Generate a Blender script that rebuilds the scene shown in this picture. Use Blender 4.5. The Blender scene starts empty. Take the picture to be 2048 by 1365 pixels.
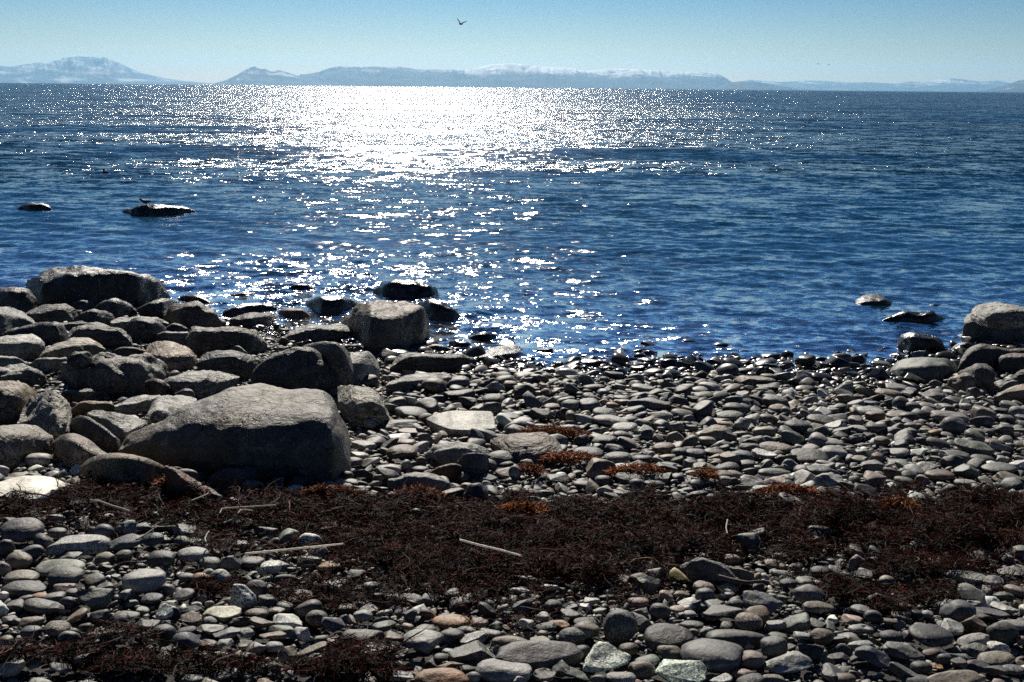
import bpy, bmesh, math, random
import numpy as np
from mathutils import Vector, Matrix

SC = bpy.context.scene
COL = SC.collection
RNG = np.random.default_rng(7)

# ---------------------------------------------------------------- camera geometry
F_PX, CX, CY = 1991.0, 1024.0, 682.5
EYE = 2.2
PITCH = math.atan((CY - 175.2) / F_PX)
ROLL = math.atan(9.5 / 1024.0)
FWD = np.array([0, math.cos(PITCH), -math.sin(PITCH)])
UP0 = np.array([0, math.sin(PITCH), math.cos(PITCH)])
RT0 = np.array([1.0, 0, 0])
RT = math.cos(ROLL) * RT0 + math.sin(ROLL) * UP0
UP = -math.sin(ROLL) * RT0 + math.cos(ROLL) * UP0
CAM = np.array([0, 0, EYE])


def ray(px, py):
    """Direction through a photo pixel, scaled so that its forward (y) part is 1."""
    px = np.asarray(px, float); py = np.asarray(py, float)
    d = FWD + RT * ((px - CX) / F_PX)[..., None] + UP * ((CY - py) / F_PX)[..., None]
    return d / d[..., 1:2]


def project(p):
    q = np.asarray(p, float) - CAM
    w = q @ FWD
    return CX + F_PX * (q @ RT) / w, CY - F_PX * (q @ UP) / w, w


# ---------------------------------------------------------------- gradient noise
_PERM = np.random.default_rng(11).permutation(256)
_PERM = np.concatenate([_PERM, _PERM, _PERM])
_G = np.random.default_rng(12).normal(size=(256, 3))
_G /= np.linalg.norm(_G, axis=1)[:, None]


def noise3(p):
    p = np.asarray(p, float)
    i = np.floor(p).astype(int); f = p - i
    u = f * f * f * (f * (f * 6 - 15) + 10)
    i &= 255
    out = 0
    for dx in (0, 1):
        wx = u[..., 0] if dx else 1 - u[..., 0]
        for dy in (0, 1):
            wy = u[..., 1] if dy else 1 - u[..., 1]
            for dz in (0, 1):
                wz = u[..., 2] if dz else 1 - u[..., 2]
                h = _PERM[_PERM[_PERM[i[..., 0] + dx] + i[..., 1] + dy] + i[..., 2] + dz]
                g = _G[h]
                out = out + wx * wy * wz * (g[..., 0] * (f[..., 0] - dx) + g[..., 1] * (f[..., 1] - dy) + g[..., 2] * (f[..., 2] - dz))
    return out * 1.6


def fbm(p, octaves=4, gain=0.5, lac=2.03):
    p = np.asarray(p, float); a, s = 1.0, 0
    for k in range(octaves):
        s = s + a * noise3(p + 17.3 * k); p = p * lac; a *= gain
    return s


# ---------------------------------------------------------------- mesh helpers
def mesh_obj(name, verts, faces, mat, loc=None, attrs=None, smooth=True):
    """faces: int array (n,3) or (n,4), or a list of such arrays"""
    verts = np.asarray(verts, np.float32)
    if loc is not None:
        verts = verts - np.asarray(loc, np.float32)
    fl = faces if isinstance(faces, list) else [faces]
    fl = [np.asarray(f, np.int32) for f in fl if len(f)]
    me = bpy.data.meshes.new(name)
    me.vertices.add(len(verts)); me.vertices.foreach_set('co', verts.ravel())
    idx = np.concatenate([f.ravel() for f in fl])
    tot = np.concatenate([np.full(len(f), f.shape[1], np.int32) for f in fl])
    start = np.concatenate([[0], np.cumsum(tot)[:-1]]).astype(np.int32)
    me.loops.add(len(idx)); me.loops.foreach_set('vertex_index', idx)
    me.polygons.add(len(tot)); me.polygons.foreach_set('loop_start', start)
    me.polygons.foreach_set('loop_total', tot)
    me.polygons.foreach_set('use_smooth', np.full(len(tot), smooth))
    for k, v in (attrs or {}).items():
        v = np.asarray(v, np.float32)
        if v.ndim == 2:
            a = me.attributes.new(k, 'FLOAT_COLOR', 'POINT')
            a.data.foreach_set('color', np.concatenate([v, np.ones((len(v), 1), np.float32)], 1).ravel())
        else:
            a = me.attributes.new(k, 'FLOAT', 'POINT'); a.data.foreach_set('value', v)
    me.update(calc_edges=True); me.validate()
    if mat: me.materials.append(mat)
    o = bpy.data.objects.new(name, me); COL.objects.link(o)
    if loc is not None: o.location = [float(c) for c in loc]
    return o


def tag(o, label=None, cat=None, group=None, kind=None):
    if label: o['label'] = label
    if cat: o['category'] = cat
    if group: o['group'] = group
    if kind: o['kind'] = kind
    return o


def grid_faces(n, m, wrap=False):
    i = np.arange(n - 1)[:, None]; j = np.arange(m - (0 if wrap else 1))[None, :]
    a = i * m + j; b = i * m + (j + 1) % m
    return np.stack([a, b, b + m, a + m], -1).reshape(-1, 4)


# ---------------------------------------------------------------- shoreline and ground
SHORE_PX = [(-700, 590), (-300, 592), (0, 592), (330, 602), (450, 640), (600, 657), (720, 690), (870, 715), (1040, 720),
            (1200, 726), (1400, 731), (1600, 737), (1760, 742), (1900, 722), (2048, 700), (2300, 690), (2800, 690)]
_r = ray([p[0] for p in SHORE_PX], [p[1] for p in SHORE_PX])
_d = -EYE / _r[:, 2]
SH_X, SH_Y = _r[:, 0] * _d, _d


def shore_y(x):
    return np.interp(x, SH_X, SH_Y)


def ground(x, y):
    x = np.asarray(x, float); y = np.asarray(y, float)
    # measure along lines that fan out a little so that the shoreline stays put
    d = shore_y(x) - y
    z = np.where(d > 0, 0.085 * d, 0.11 * d)
    z = np.where(d > 9.5, 0.085 * 9.5 + 0.03 * (d - 9.5), z)
    z = np.maximum(z, -3.0)
    p = np.stack([x * 0.8, y * 0.8, np.zeros_like(x)], -1)
    return z + 0.035 * noise3(p) * np.clip(1.2 - np.abs(d) / 30, 0, 1)


def ground_or_sea(x, y):
    return np.maximum(ground(x, y), -0.04)


def ground_hit(px, py, lift=0.0, far=80.0):
    """World point where the ray of a photo pixel meets the ground raised by LIFT (arrays allowed)."""
    r = ray(px, py)
    lo = np.full(r.shape[:-1], 1.2); hi = np.full(r.shape[:-1], 1.2)
    done = np.zeros(r.shape[:-1], bool)
    for d in np.geomspace(1.25, far, 160):      # first crossing
        below = EYE + r[..., 2] * d < ground_or_sea(r[..., 0] * d, d * np.ones_like(r[..., 0])) + lift
        hi = np.where(done, hi, d); lo = np.where(done | below, lo, d)
        done |= below
    for _ in range(24):
        m = 0.5 * (lo + hi)
        below = EYE + r[..., 2] * m < ground_or_sea(r[..., 0] * m, m) + lift
        hi = np.where(below, m, hi); lo = np.where(below, lo, m)
    d = hi
    return np.stack([r[..., 0] * d, d, EYE + r[..., 2] * d], -1)


# ---------------------------------------------------------------- materials
def new_mat(name):
    m = bpy.data.materials.new(name); m.use_nodes = True
    nt = m.node_tree; nt.nodes.clear()
    out = nt.nodes.new('ShaderNodeOutputMaterial')
    return m, nt, out


class NT:
    """small helper to wire nodes"""
    def __init__(s, nt): s.nt = nt
    def n(s, t, **kw):
        x = s.nt.nodes.new(t)
        for k, v in kw.items():
            if k == 'i':
                for kk, vv in v.items():
                    if isinstance(vv, bpy.types.NodeSocket): s.nt.links.new(vv, x.inputs[kk])
                    else: x.inputs[kk].default_value = vv
            else: setattr(x, k, v)
        return x
    def math(s, op, a, b=0.0, clamp=False):
        x = s.n('ShaderNodeMath', operation=op, use_clamp=clamp, i={0: a, 1: b}); return x.outputs[0]
    def vmath(s, op, a, b=(0, 0, 0)):
        x = s.n('ShaderNodeVectorMath', operation=op, i={0: a, 1: b}); return x.outputs[0]
    def scale(s, a, f):
        x = s.n('ShaderNodeVectorMath', operation='SCALE', i={0: a, 3: f}); return x.outputs[0]
    def mix(s, fac, a, b, mode='MIX'):
        x = s.n('ShaderNodeMix', data_type='RGBA', blend_type=mode, i={0: fac, 6: a, 7: b}); return x.outputs[2]
    def ramp(s, fac, lo, hi, a=0.0, b=1.0):
        x = s.n('ShaderNodeMapRange', interpolation_type='SMOOTHSTEP', i={0: fac, 1: lo, 2: hi, 3: a, 4: b}); return x.outputs[0]
    def noise(s, vec, scale, detail=4, rough=0.55, dist=0.0):
        return s.n('ShaderNodeTexNoise', i={'Vector': vec, 'Scale': scale, 'Detail': detail, 'Roughness': rough, 'Distortion': dist})
    def attr(s, name):
        return s.n('ShaderNodeAttribute', attribute_name=name)


def stone_material(name, bump=1.0, scale=1.0, strata=0.0, speckle=0.35, vein=0.0, lichen=0.0, rough=0.6, axis=(0.25, 0.4, 3.0), crack=0.0):
    m, nt, out = new_mat(name); q = NT(nt)
    pos = q.n('ShaderNodeTexCoord').outputs['Object']
    tint = q.attr('tint').outputs['Color']; wet = q.attr('wet').outputs['Fac']
    n1 = q.noise(pos, 5.0 * scale, 6, 0.6); n2 = q.noise(pos, 90 * scale, 3, 0.6); n3 = q.noise(pos, 22 * scale, 8, 0.62, 0.6)
    v = q.ramp(n1.outputs['Fac'], 0.3, 0.7, 0.62, 1.3)
    v = q.math('MULTIPLY', v, q.ramp(n3.outputs['Fac'], 0.3, 0.7, 0.75, 1.22))
    v = q.math('MULTIPLY', v, q.ramp(n2.outputs['Fac'], 0.33, 0.67, 1 - speckle, 1 + speckle))
    col = q.mix(1.0, tint, q.n('ShaderNodeCombineColor', i={0: v, 1: v, 2: v}).outputs[0], 'MULTIPLY')
    height = q.math('ADD', q.math('MULTIPLY', n3.outputs['Fac'], 1.0), q.math('MULTIPLY', n2.outputs['Fac'], 0.16))
    if strata:
        w = q.n('ShaderNodeMapping', i={'Vector': pos, 'Rotation': (0.35, 0.25, 0.2), 'Scale': axis}).outputs[0]
        s1 = q.noise(w, 9 * scale, 5, 0.6, 0.35)
        s = q.ramp(s1.outputs['Fac'], 0.38, 0.62, 0.55, 1.3)
        col = q.mix(strata, col, q.mix(1.0, col, q.n('ShaderNodeCombineColor', i={0: s, 1: s, 2: s}).outputs[0], 'MULTIPLY'))
        height = q.math('ADD', height, q.math('MULTIPLY', s1.outputs['Fac'], 2.2 * strata))
    if crack:
        big = q.noise(pos, 1.6, 3, 0.5, 0.8)
        col = q.mix(q.ramp(big.outputs['Fac'], 0.42, 0.62), col, q.mix(1.0, col, (1.1, 1.0, 0.84, 1), 'MULTIPLY'))
        cn = q.noise(pos, 3.4 * scale, 5, 0.62, 0.5)
        cd_ = q.math('ABSOLUTE', q.math('SUBTRACT', cn.outputs['Fac'], 0.5))
        cf = q.math('MULTIPLY', q.ramp(cd_, 0.0, 0.010, 1, 0), q.ramp(q.noise(pos, 2.6, 2).outputs['Fac'], 0.46, 0.58))
        col = q.mix(q.math('MULTIPLY', cf, crack), col, (0.02, 0.019, 0.017, 1))
        height = q.math('SUBTRACT', height, q.math('MULTIPLY', cf, 1.2 * crack))
        pit = q.noise(pos, 34 * scale, 2, 0.5)
        pf = q.ramp(pit.outputs['Fac'], 0.66, 0.72)
        height = q.math('SUBTRACT', height, q.math('MULTIPLY', pf, 0.5 * crack))
    if vein:
        vn = q.noise(pos, 6.5 * scale, 3, 0.5, 1.2)
        d = q.math('ABSOLUTE', q.math('SUBTRACT', vn.outputs['Fac'], 0.5))
        f = q.math('MULTIPLY', q.ramp(d, 0.0, 0.016, 1, 0), vein)
        gate = q.ramp(q.noise(pos, 2.3, 2).outputs['Fac'], 0.5, 0.6)
        col = q.mix(q.math('MULTIPLY', f, gate), col, (0.55, 0.55, 0.52, 1))
    if lichen:
        ln = q.noise(pos, 16 * scale, 6, 0.65, 0.3)
        f = q.math('MULTIPLY', q.ramp(ln.outputs['Fac'], 0.6, 0.66), lichen)
        col = q.mix(f, col, (0.36, 0.35, 0.30, 1))
        ln2 = q.noise(pos, 27 * scale, 6, 0.65, 0.3)
        f2 = q.math('MULTIPLY', q.ramp(ln2.outputs['Fac'], 0.62, 0.68), lichen)
        col = q.mix(f2, col, (0.06, 0.055, 0.045, 1))
    dark = q.mix(q.math('MULTIPLY', wet, 0.72), col, (0.012, 0.012, 0.011, 1))
    r = q.math('SUBTRACT', rough, q.math('MULTIPLY', wet, 0.33))
    b = q.n('ShaderNodeBump', i={'Strength': q.math('MULTIPLY', q.math('SUBTRACT', 1.0, q.math('MULTIPLY', wet, 0.55)), 0.6 * bump), 'Distance': 0.02 / scale, 'Height': height})
    p = q.n('ShaderNodeBsdfPrincipled', i={'Base Color': dark, 'Roughness': r, 'Normal': b.outputs[0], 'Specular IOR Level': 0.5})
    nt.links.new(p.outputs[0], out.inputs[0])
    return m


MAT_STONE = stone_material('smooth_stone', 0.5, 1.6, vein=0.5)
MAT_BAND = stone_material('banded_stone', 0.7, 1.6, strata=0.7, speckle=0.25)
MAT_SPECK = stone_material('speckled_stone', 0.9, 1.6, speckle=0.75, lichen=0.2)
MAT_PEBBLE = stone_material('pebble_stone', 0.5, 1.6, vein=0.35)
MAT_BOULDER = stone_material('weathered_boulder', 1.4, 0.8, lichen=0.4, speckle=0.3, vein=0.4, strata=0.35, axis=(0.5, 0.8, 2.6), crack=0.9)
MAT_SLAB = stone_material('layered_slab', 1.9, 0.8, strata=1.0, lichen=0.12, axis=(0.35, 0.8, 4.0), crack=0.5)


def plain_mat(name, rough=0.6, spec=0.4, vary=0.3, scale=40, translucent=0.0):
    m, nt, out = new_mat(name); q = NT(nt)
    pos = q.n('ShaderNodeTexCoord').outputs['Object']
    tint = q.attr('tint').outputs['Color']
    v = q.ramp(q.noise(pos, scale, 4).outputs['Fac'], 0.3, 0.7, 1 - vary, 1 + vary)
    col = q.mix(1.0, tint, q.n('ShaderNodeCombineColor', i={0: v, 1: v, 2: v}).outputs[0], 'MULTIPLY')
    p = q.n('ShaderNodeBsdfPrincipled', i={'Base Color': col, 'Roughness': rough, 'Specular IOR Level': spec})
    sh = p.outputs[0]
    if translucent:
        t = q.n('ShaderNodeBsdfTranslucent', i={'Color': col})
        sh = q.n('ShaderNodeMixShader', i={0: translucent, 1: sh, 2: t.outputs[0]}).outputs[0]
    nt.links.new(sh, out.inputs[0])
    return m


MAT_WEED = plain_mat('dried_seaweed', 0.6, 0.06, 0.4, 30, 0.12)
MAT_STRAW = plain_mat('bleached_straw', 0.6, 0.3, 0.2, 60, 0.4)
MAT_QUARTZ = plain_mat('milky_quartz', 0.35, 0.5, 0.15, 50, 0.6)
MAT_FEATHER = plain_mat('feathers', 0.7, 0.3, 0.25, 60)
MAT_HILL = plain_mat('snowy_mountain_ground', 0.9, 0.1, 0.1, 0.004)

_m, _nt, _out = new_mat('beach_grit'); _q = NT(_nt)
_pos = _q.n('ShaderNodeTexCoord').outputs['Object']
_n = _q.noise(_pos, 60, 6, 0.65)
_c = _q.n('ShaderNodeValToRGB', i={0: _n.outputs['Fac']})
_c.color_ramp.elements[0].position = 0.35; _c.color_ramp.elements[0].color = (0.012, 0.012, 0.011, 1)
_c.color_ramp.elements[1].position = 0.75; _c.color_ramp.elements[1].color = (0.03, 0.028, 0.025, 1)
_b = _q.n('ShaderNodeBump', i={'Strength': 0.9, 'Distance': 0.02, 'Height': _n.outputs['Fac']})
_p = _q.n('ShaderNodeBsdfPrincipled', i={'Base Color': _c.outputs[0], 'Roughness': 0.8, 'Normal': _b.outputs[0]})
_nt.links.new(_p.outputs[0], _out.inputs[0]); MAT_GROUND = _m
# ---------------------------------------------------------------- ground: beach running down under the sea
xs = np.concatenate([-np.geomspace(60, 9, 26), np.linspace(-8.8, 8.8, 260), np.geomspace(9, 60, 26)])
ys = np.concatenate([np.linspace(-30, 1.0, 32), np.linspace(1.1, 16, 240), np.geomspace(16.2, 70, 40)])
X, Y = np.meshgrid(xs, ys, indexing='ij')
Z = ground(X, Y) - 0.02 + 0.012 * fbm(np.stack([X * 9, Y * 9, 0 * X], -1), 3)
tag(mesh_obj('ground', np.stack([X, Y, Z], -1).reshape(-1, 3), grid_faces(len(xs), len(ys))[:, ::-1], MAT_GROUND), kind='structure')

# ---------------------------------------------------------------- water: a polar sheet, finer close to the shore, with real waves
n_ang = 760
ang = np.radians(np.linspace(-52, 52, n_ang))
inv = np.linspace(1 / 6.2, 1 / 60.0, 620)
rad = np.concatenate([1 / inv, 60 * np.geomspace(1.02, 700, 210)])
dr = np.gradient(rad)
Rr, Aa = np.meshgrid(rad, ang, indexing='ij')
X = Rr * np.sin(Aa); Y = Rr * np.cos(Aa)
WR = np.random.default_rng(5)
Zw = np.zeros_like(X); var_left = np.zeros(len(rad)); var_tot = 0
damp = np.clip((Y - shore_y(X)) / 3.0, 0.25, 1.0)
gust = 0.75 + 0.5 * np.clip(fbm(np.stack([X * 0.05, Y * 0.12, 0 * X], -1), 2) + 0.3, 0, 1)
for k in range(64):
    L = math.exp(WR.uniform(math.log(0.11), math.log(1.15))) if k < 60 else WR.uniform(2, 5)
    th = WR.normal(0, 0.6) + 0.15
    kx, ky = 2 * math.pi / L * math.sin(th), 2 * math.pi / L * math.cos(th)
    s = (0.022 if L < 0.36 else 0.0135) if L < 2 else 0.008                 # slope amplitude of this component
    a = s * L / (2 * math.pi)
    keep = np.clip(L / (dr * 3.2) - 0.6, 0, 1)
    ph = WR.uniform(0, 7) + 0.7 * np.sin(0.23 * X * math.cos(th) - 0.19 * Y + k)
    w = np.sin(kx * X + ky * Y + ph)
    w = np.where(L > 0.5, w + 0.25 * (w * w - 0.5), w)
    Zw += a * w * keep[:, None] * (damp if L > 0.6 else 1) * gust
    var_left += (1 - keep ** 2) * s * s / 2; var_tot += s * s / 2
slope_left = np.sqrt(var_left)
depth = np.clip(Zw - ground(X, Y), 0, 5)
wind = np.interp(Rr, [9, 12, 15, 23, 30, 70, 200], [1.0, 0.8, 0.6, 0.65, 1.25, 1.5, 1.35])
fine = 0.155 * wind + slope_left[:, None] * wind * 0.35
near_shore = np.exp(-((Y - shore_y(X)) / 1.6) ** 2)
among = np.exp(-((X + 1.7) / 2.3) ** 2)                # wavelets breaking among the rocks
near_shore = near_shore * (1 - among) + among * np.exp(-((Y - shore_y(X)) / 3.0) ** 2)
fine = fine + (0.06 + 0.22 * among) * near_shore

m, nt, out = new_mat('sea_water'); q = NT(nt)
pos = q.n('ShaderNodeTexCoord').outputs['Object']
mp = q.n('ShaderNodeMapping', i={'Vector': pos, 'Scale': (0.6, 1.0, 1.0)}).outputs[0]
sl = q.attr('fine').outputs['Fac']
slick = q.ramp(q.noise(q.n('ShaderNodeMapping', i={'Vector': pos, 'Scale': (0.03, 0.16, 1)}).outputs[0], 1.0, 3, 0.5, 0.4).outputs['Fac'], 0.36, 0.56, 0.45, 1.1)
a0 = q.vmath('SUBTRACT', q.noise(mp, 0.8, 4, 0.72).outputs['Color'], (0.5, 0.5, 0.5))
a1 = q.vmath('SUBTRACT', q.noise(mp, 3.2, 2, 0.5).outputs['Color'], (0.5, 0.5, 0.5))
a2 = q.vmath('SUBTRACT', q.noise(mp, 15.0, 3, 0.6).outputs['Color'], (0.5, 0.5, 0.5))
sv = q.vmath('ADD', q.scale(a1, 5.0), q.scale(a2, 6.0))
sv = q.vmath('ADD', q.scale(sv, sl), q.scale(a0, q.math('MULTIPLY', q.attr('ripple').outputs['Fac'], 8.5)))
sv = q.scale(sv, slick)
sv = q.vmath('MULTIPLY', sv, (1.0, 1.0, 0.0))
sv = q.vmath('ADD', sv, q.scale((0.0, -1.0, 0.0), q.attr('lean').outputs['Fac']))     # wind leans the far ripples towards the shore
nrm = q.vmath('NORMALIZE', q.vmath('ADD', q.n('ShaderNodeNewGeometry').outputs['Normal'], sv))
rgh = q.math('ADD', 0.07, q.math('MULTIPLY', q.attr('ripple').outputs['Fac'], 0.5))
deep = q.n('ShaderNodeBsdfPrincipled', i={'Base Color': (0.0, 0.037, 0.080, 1), 'Roughness': rgh, 'Specular IOR Level': 0.3, 'IOR': 1.333, 'Normal': nrm})
fr = q.n('ShaderNodeFresnel', i={'IOR': 1.333, 'Normal': nrm}).outputs[0]
tr = q.n('ShaderNodeBsdfTransparent', i={'Color': (0.62, 0.80, 0.80, 1)})
gl = q.n('ShaderNodeBsdfGlossy', i={'Color': (1, 1, 1, 1), 'Roughness': rgh, 'Normal': nrm})
sh = q.n('ShaderNodeMixShader', i={0: fr, 1: tr.outputs[0], 2: gl.outputs[0]})
f = q.math('POWER', 2.718, q.math('MULTIPLY', q.attr('depth').outputs['Fac'], -2.8))
mx = q.n('ShaderNodeMixShader', i={0: f, 1: deep.outputs[0], 2: sh.outputs[0]})
nt.links.new(mx.outputs[0], out.inputs[0]); MAT_SEA = m
tag(mesh_obj('water', np.stack([X, Y, Zw], -1).reshape(-1, 3), grid_faces(len(rad), n_ang)[:, ::-1], MAT_SEA,
             attrs={'fine': fine.ravel(), 'ripple': (slope_left[:, None] * wind).ravel(), 'lean': (0.07 * near_shore + 1.32 * slope_left[:, None] * wind).ravel(), 'depth': depth.ravel()}), kind='structure')

# ---------------------------------------------------------------- mountains across the fjord
def waterline(px):
    u = (np.asarray(px, float) - 1024) / 1024
    return 173 + 9.5 * u + 6.5 * u * u


def mountain(name, prof, D, snow, seed, thick=0.16):
    """prof: photo pixels of the ridge; D: distance in metres; snow(px, relative height) -> amount"""
    px = np.array([p[0] for p in prof], float); hy = waterline(px) - np.array([p[1] for p in prof], float)
    n, mrows = 420, 44
    u = np.linspace(px[0], px[-1], n)
    hpx = np.interp(u, px, hy)
    k = np.array([1, 2, 3, 2, 1.0]); k /= k.sum()
    hpx = np.convolve(np.pad(hpx, 2, 'edge'), k, 'valid')
    horizon = 175.2 + 9.5 * (u - 1024) / 1024
    r = ray(u, horizon)
    hgt = np.maximum(hpx, 0.3) / F_PX * D
    t = np.linspace(-1, 1, mrows)                       # -1 near shore, 0 ridge, +1 far side
    depth_m = thick * D
    Xr = r[:, 0][:, None] * (D + t * depth_m)[None, :]
    Yr = (D + t * depth_m)[None, :] * np.ones((n, 1))
    prof_t = np.where(t < 0, 1 - np.abs(t) ** 1.35, 1 - np.abs(t) ** 1.6)
    s = 1.0 / (0.05 * D)
    P = np.stack([Xr * s, Yr * s * 0.7, np.full_like(Xr, seed * 3.7)], -1)
    rid = 1 - np.abs(fbm(P, 5, 0.5)) * 1.6
    Zr = hgt[:, None] * (prof_t[None, :] * (0.72 + 0.28 * rid) + (0.05 * fbm(P * 3, 3)) * prof_t[None, :])
    Zr = Zr / np.maximum(Zr.max(1), 1e-3)[:, None] * hgt[:, None]
    Zr = np.maximum(Zr - 0.004 * D * (np.abs(t)[None, :] > 0.97), -5)
    rel = Zr / hgt.max()
    pn = fbm(np.stack([Xr * s * 2.2 + Zr * s * 10, Zr * s * 16 + Xr * s * 0.7, Yr * s * 1.2], -1), 4, 0.6)
    amt = np.clip(snow(u[:, None] + 0 * rel, rel) + 0.62 * pn + 0.12, 0, 1)
    amt = amt * amt * (3 - 2 * amt)
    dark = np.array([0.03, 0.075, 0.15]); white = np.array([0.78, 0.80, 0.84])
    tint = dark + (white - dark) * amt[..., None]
    o = mesh_obj(name, np.stack([Xr, Yr, Zr], -1).reshape(-1, 3), grid_faces(n, mrows)[:, ::-1], MAT_HILL, attrs={'tint': tint.reshape(-1, 3)})
    return tag(o, kind='structure')


mountain('mountain', [(-420, 150), (-200, 132), (-100, 146), (0, 137), (28, 140), (55, 135), (88, 131), (100, 133), (108, 127), (140, 122), (165, 119),
                      (215, 121), (240, 130), (270, 143), (300, 152), (340, 160), (380, 164), (440, 168)], 17500, lambda u, h: 0.25 * (h - 0.45), 1)
mountain('mountain', [(425, 168), (455, 160), (480, 148), (505, 137), (512, 136), (524, 140), (532, 139), (545, 143), (556, 141), (575, 146), (600, 153),
                      (620, 157), (640, 160), (680, 166)], 14200, lambda u, h: 0.3 * (h - 0.75) + 0.25 * (u > 535) * (h > 0.5), 2)
mountain('mountain', [(560, 168), (590, 158), (603, 148), (612, 149), (640, 144), (660, 138), (680, 134), (750, 135), (758, 133), (800, 135), (850, 139), (905, 140),
                      (930, 141), (950, 136), (975, 131), (1005, 128), (1040, 129), (1080, 132), (1130, 136), (1175, 141), (1200, 139), (1230, 137), (1290, 140),
                      (1320, 142), (1350, 144), (1400, 146), (1425, 146), (1440, 151), (1452, 158), (1466, 166), (1490, 176)], 15200,
         lambda u, h: np.where(u > 930, 3.0 * (h - 0.47), np.where(u > 740, 2.2 * (h - 0.66), 1.0 * (h - 0.72))), 3)
mountain('mountain', [(1435, 176), (1455, 165), (1480, 163), (1505, 164), (1530, 167), (1560, 172), (1600, 178), (1640, 182)], 12500, lambda u, h: -0.6 + 0 * h, 4)
mountain('mountain', [(1440, 170), (1500, 160), (1560, 165), (1600, 163), (1620, 162), (1660, 164), (1700, 167), (1740, 167), (1790, 170), (1820, 166), (1850, 169),
                      (1870, 164), (1900, 161), (1930, 164), (1960, 168), (1990, 166), (2040, 176), (2100, 170), (2400, 172)], 20500, lambda u, h: 0.9 * (h - 0.5), 5)
mountain('mountain', [(1945, 187), (1980, 182), (2010, 175), (2030, 168), (2048, 162), (2100, 140), (2200, 128), (2400, 135)], 12000, lambda u, h: 0.5 * (h - 0.6), 6)

# ---------------------------------------------------------------- haze: the air between here and the mountains
HAZE_DENSITY = 3.7e-5
bm = bmesh.new(); bmesh.ops.create_cube(bm, size=1.0)
for v in bm.verts:
    v.co = (v.co.x * 56000, 12000 + v.co.y * 28000, -4.5 + (v.co.z + 0.5) * 620)
me = bpy.data.meshes.new('haze'); bm.to_mesh(me); bm.free()
hz = bpy.data.objects.new('haze', me); COL.objects.link(hz); tag(hz, kind='stuff')
m, nt, out = new_mat('haze_air')
pv = nt.nodes.new('ShaderNodeVolumePrincipled')
pv.inputs['Color'].default_value = (0.36, 0.70, 1.0, 1); pv.inputs['Density'].default_value = HAZE_DENSITY
pv.inputs['Anisotropy'].default_value = 0.4
nt.links.new(pv.outputs[0], out.inputs['Volume']); me.materials.append(m)
m.volume_intersection_method = 'FAST' if hasattr(m, 'volume_intersection_method') else None

# ---------------------------------------------------------------- light
SUN_EL, SUN_AZ = math.radians(35), math.atan(-0.115)          # azimuth from +Y towards +X
sun_dir = Vector((math.sin(SUN_AZ) * math.cos(SUN_EL), math.cos(SUN_AZ) * math.cos(SUN_EL), math.sin(SUN_EL)))
ld = bpy.data.lights.new('sun', 'SUN'); ld.energy = 5.0; ld.angle = math.radians(0.53); ld.color = (1.0, 0.93, 0.82)
lo = bpy.data.objects.new('sun', ld); COL.objects.link(lo); lo.rotation_euler = sun_dir.to_track_quat('Z', 'Y').to_euler(); lo.location = (0, 0, 30)
w = bpy.data.worlds.new('World'); SC.world = w; w.use_nodes = True
nt = w.node_tree; nt.nodes.clear()
o_ = nt.nodes.new('ShaderNodeOutputWorld'); bg = nt.nodes.new('ShaderNodeBackground'); sk = nt.nodes.new('ShaderNodeTexSky')
sk.sky_type = 'NISHITA'; sk.sun_disc = False; sk.sun_elevation = SUN_EL; sk.sun_rotation = SUN_AZ
sk.altitude = 0; sk.air_density = 1.0; sk.dust_density = 0.2; sk.ozone_density = 2.0
bg.inputs[1].default_value = 0.05
tn = nt.nodes.new('ShaderNodeMix'); tn.data_type = 'RGBA'; tn.blend_type = 'MULTIPLY'; tn.inputs[0].default_value = 1

tc = nt.nodes.new('ShaderNodeTexCoord'); sx = nt.nodes.new('ShaderNodeSeparateXYZ'); nt.links.new(tc.outputs['Generated'], sx.inputs[0])
mr = nt.nodes.new('ShaderNodeMapRange'); mr.interpolation_type = 'SMOOTHSTEP'; mr.inputs[1].default_value = -0.02; mr.inputs[2].default_value = 0.15; nt.links.new(sx.outputs[2], mr.inputs[0])
gr = nt.nodes.new('ShaderNodeMix'); gr.data_type = 'RGBA'; gr.inputs[6].default_value = (1.02, 0.99, 1.18, 1); gr.inputs[7].default_value = (0.36, 0.67, 1.03, 1)
nt.links.new(mr.outputs[0], gr.inputs[0]); nt.links.new(gr.outputs[2], tn.inputs[7]); 
dv = nt.nodes.new('ShaderNodeVectorMath'); dv.operation = 'SCALE'; dv.inputs[3].default_value = 1 / 13.0; nt.links.new(sk.outputs[0], dv.inputs[0])
gm = nt.nodes.new('ShaderNodeGamma'); gm.inputs[1].default_value = 1.8; nt.links.new(dv.outputs[0], gm.inputs[0])
mu = nt.nodes.new('ShaderNodeVectorMath'); mu.operation = 'SCALE'; mu.inputs[3].default_value = 13.0; nt.links.new(gm.outputs[0], mu.inputs[0])
nt.links.new(mu.outputs[0], tn.inputs[6])
nt.links.new(tn.outputs[2], bg.inputs[0]); nt.links.new(bg.outputs[0], o_.inputs[0])

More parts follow.
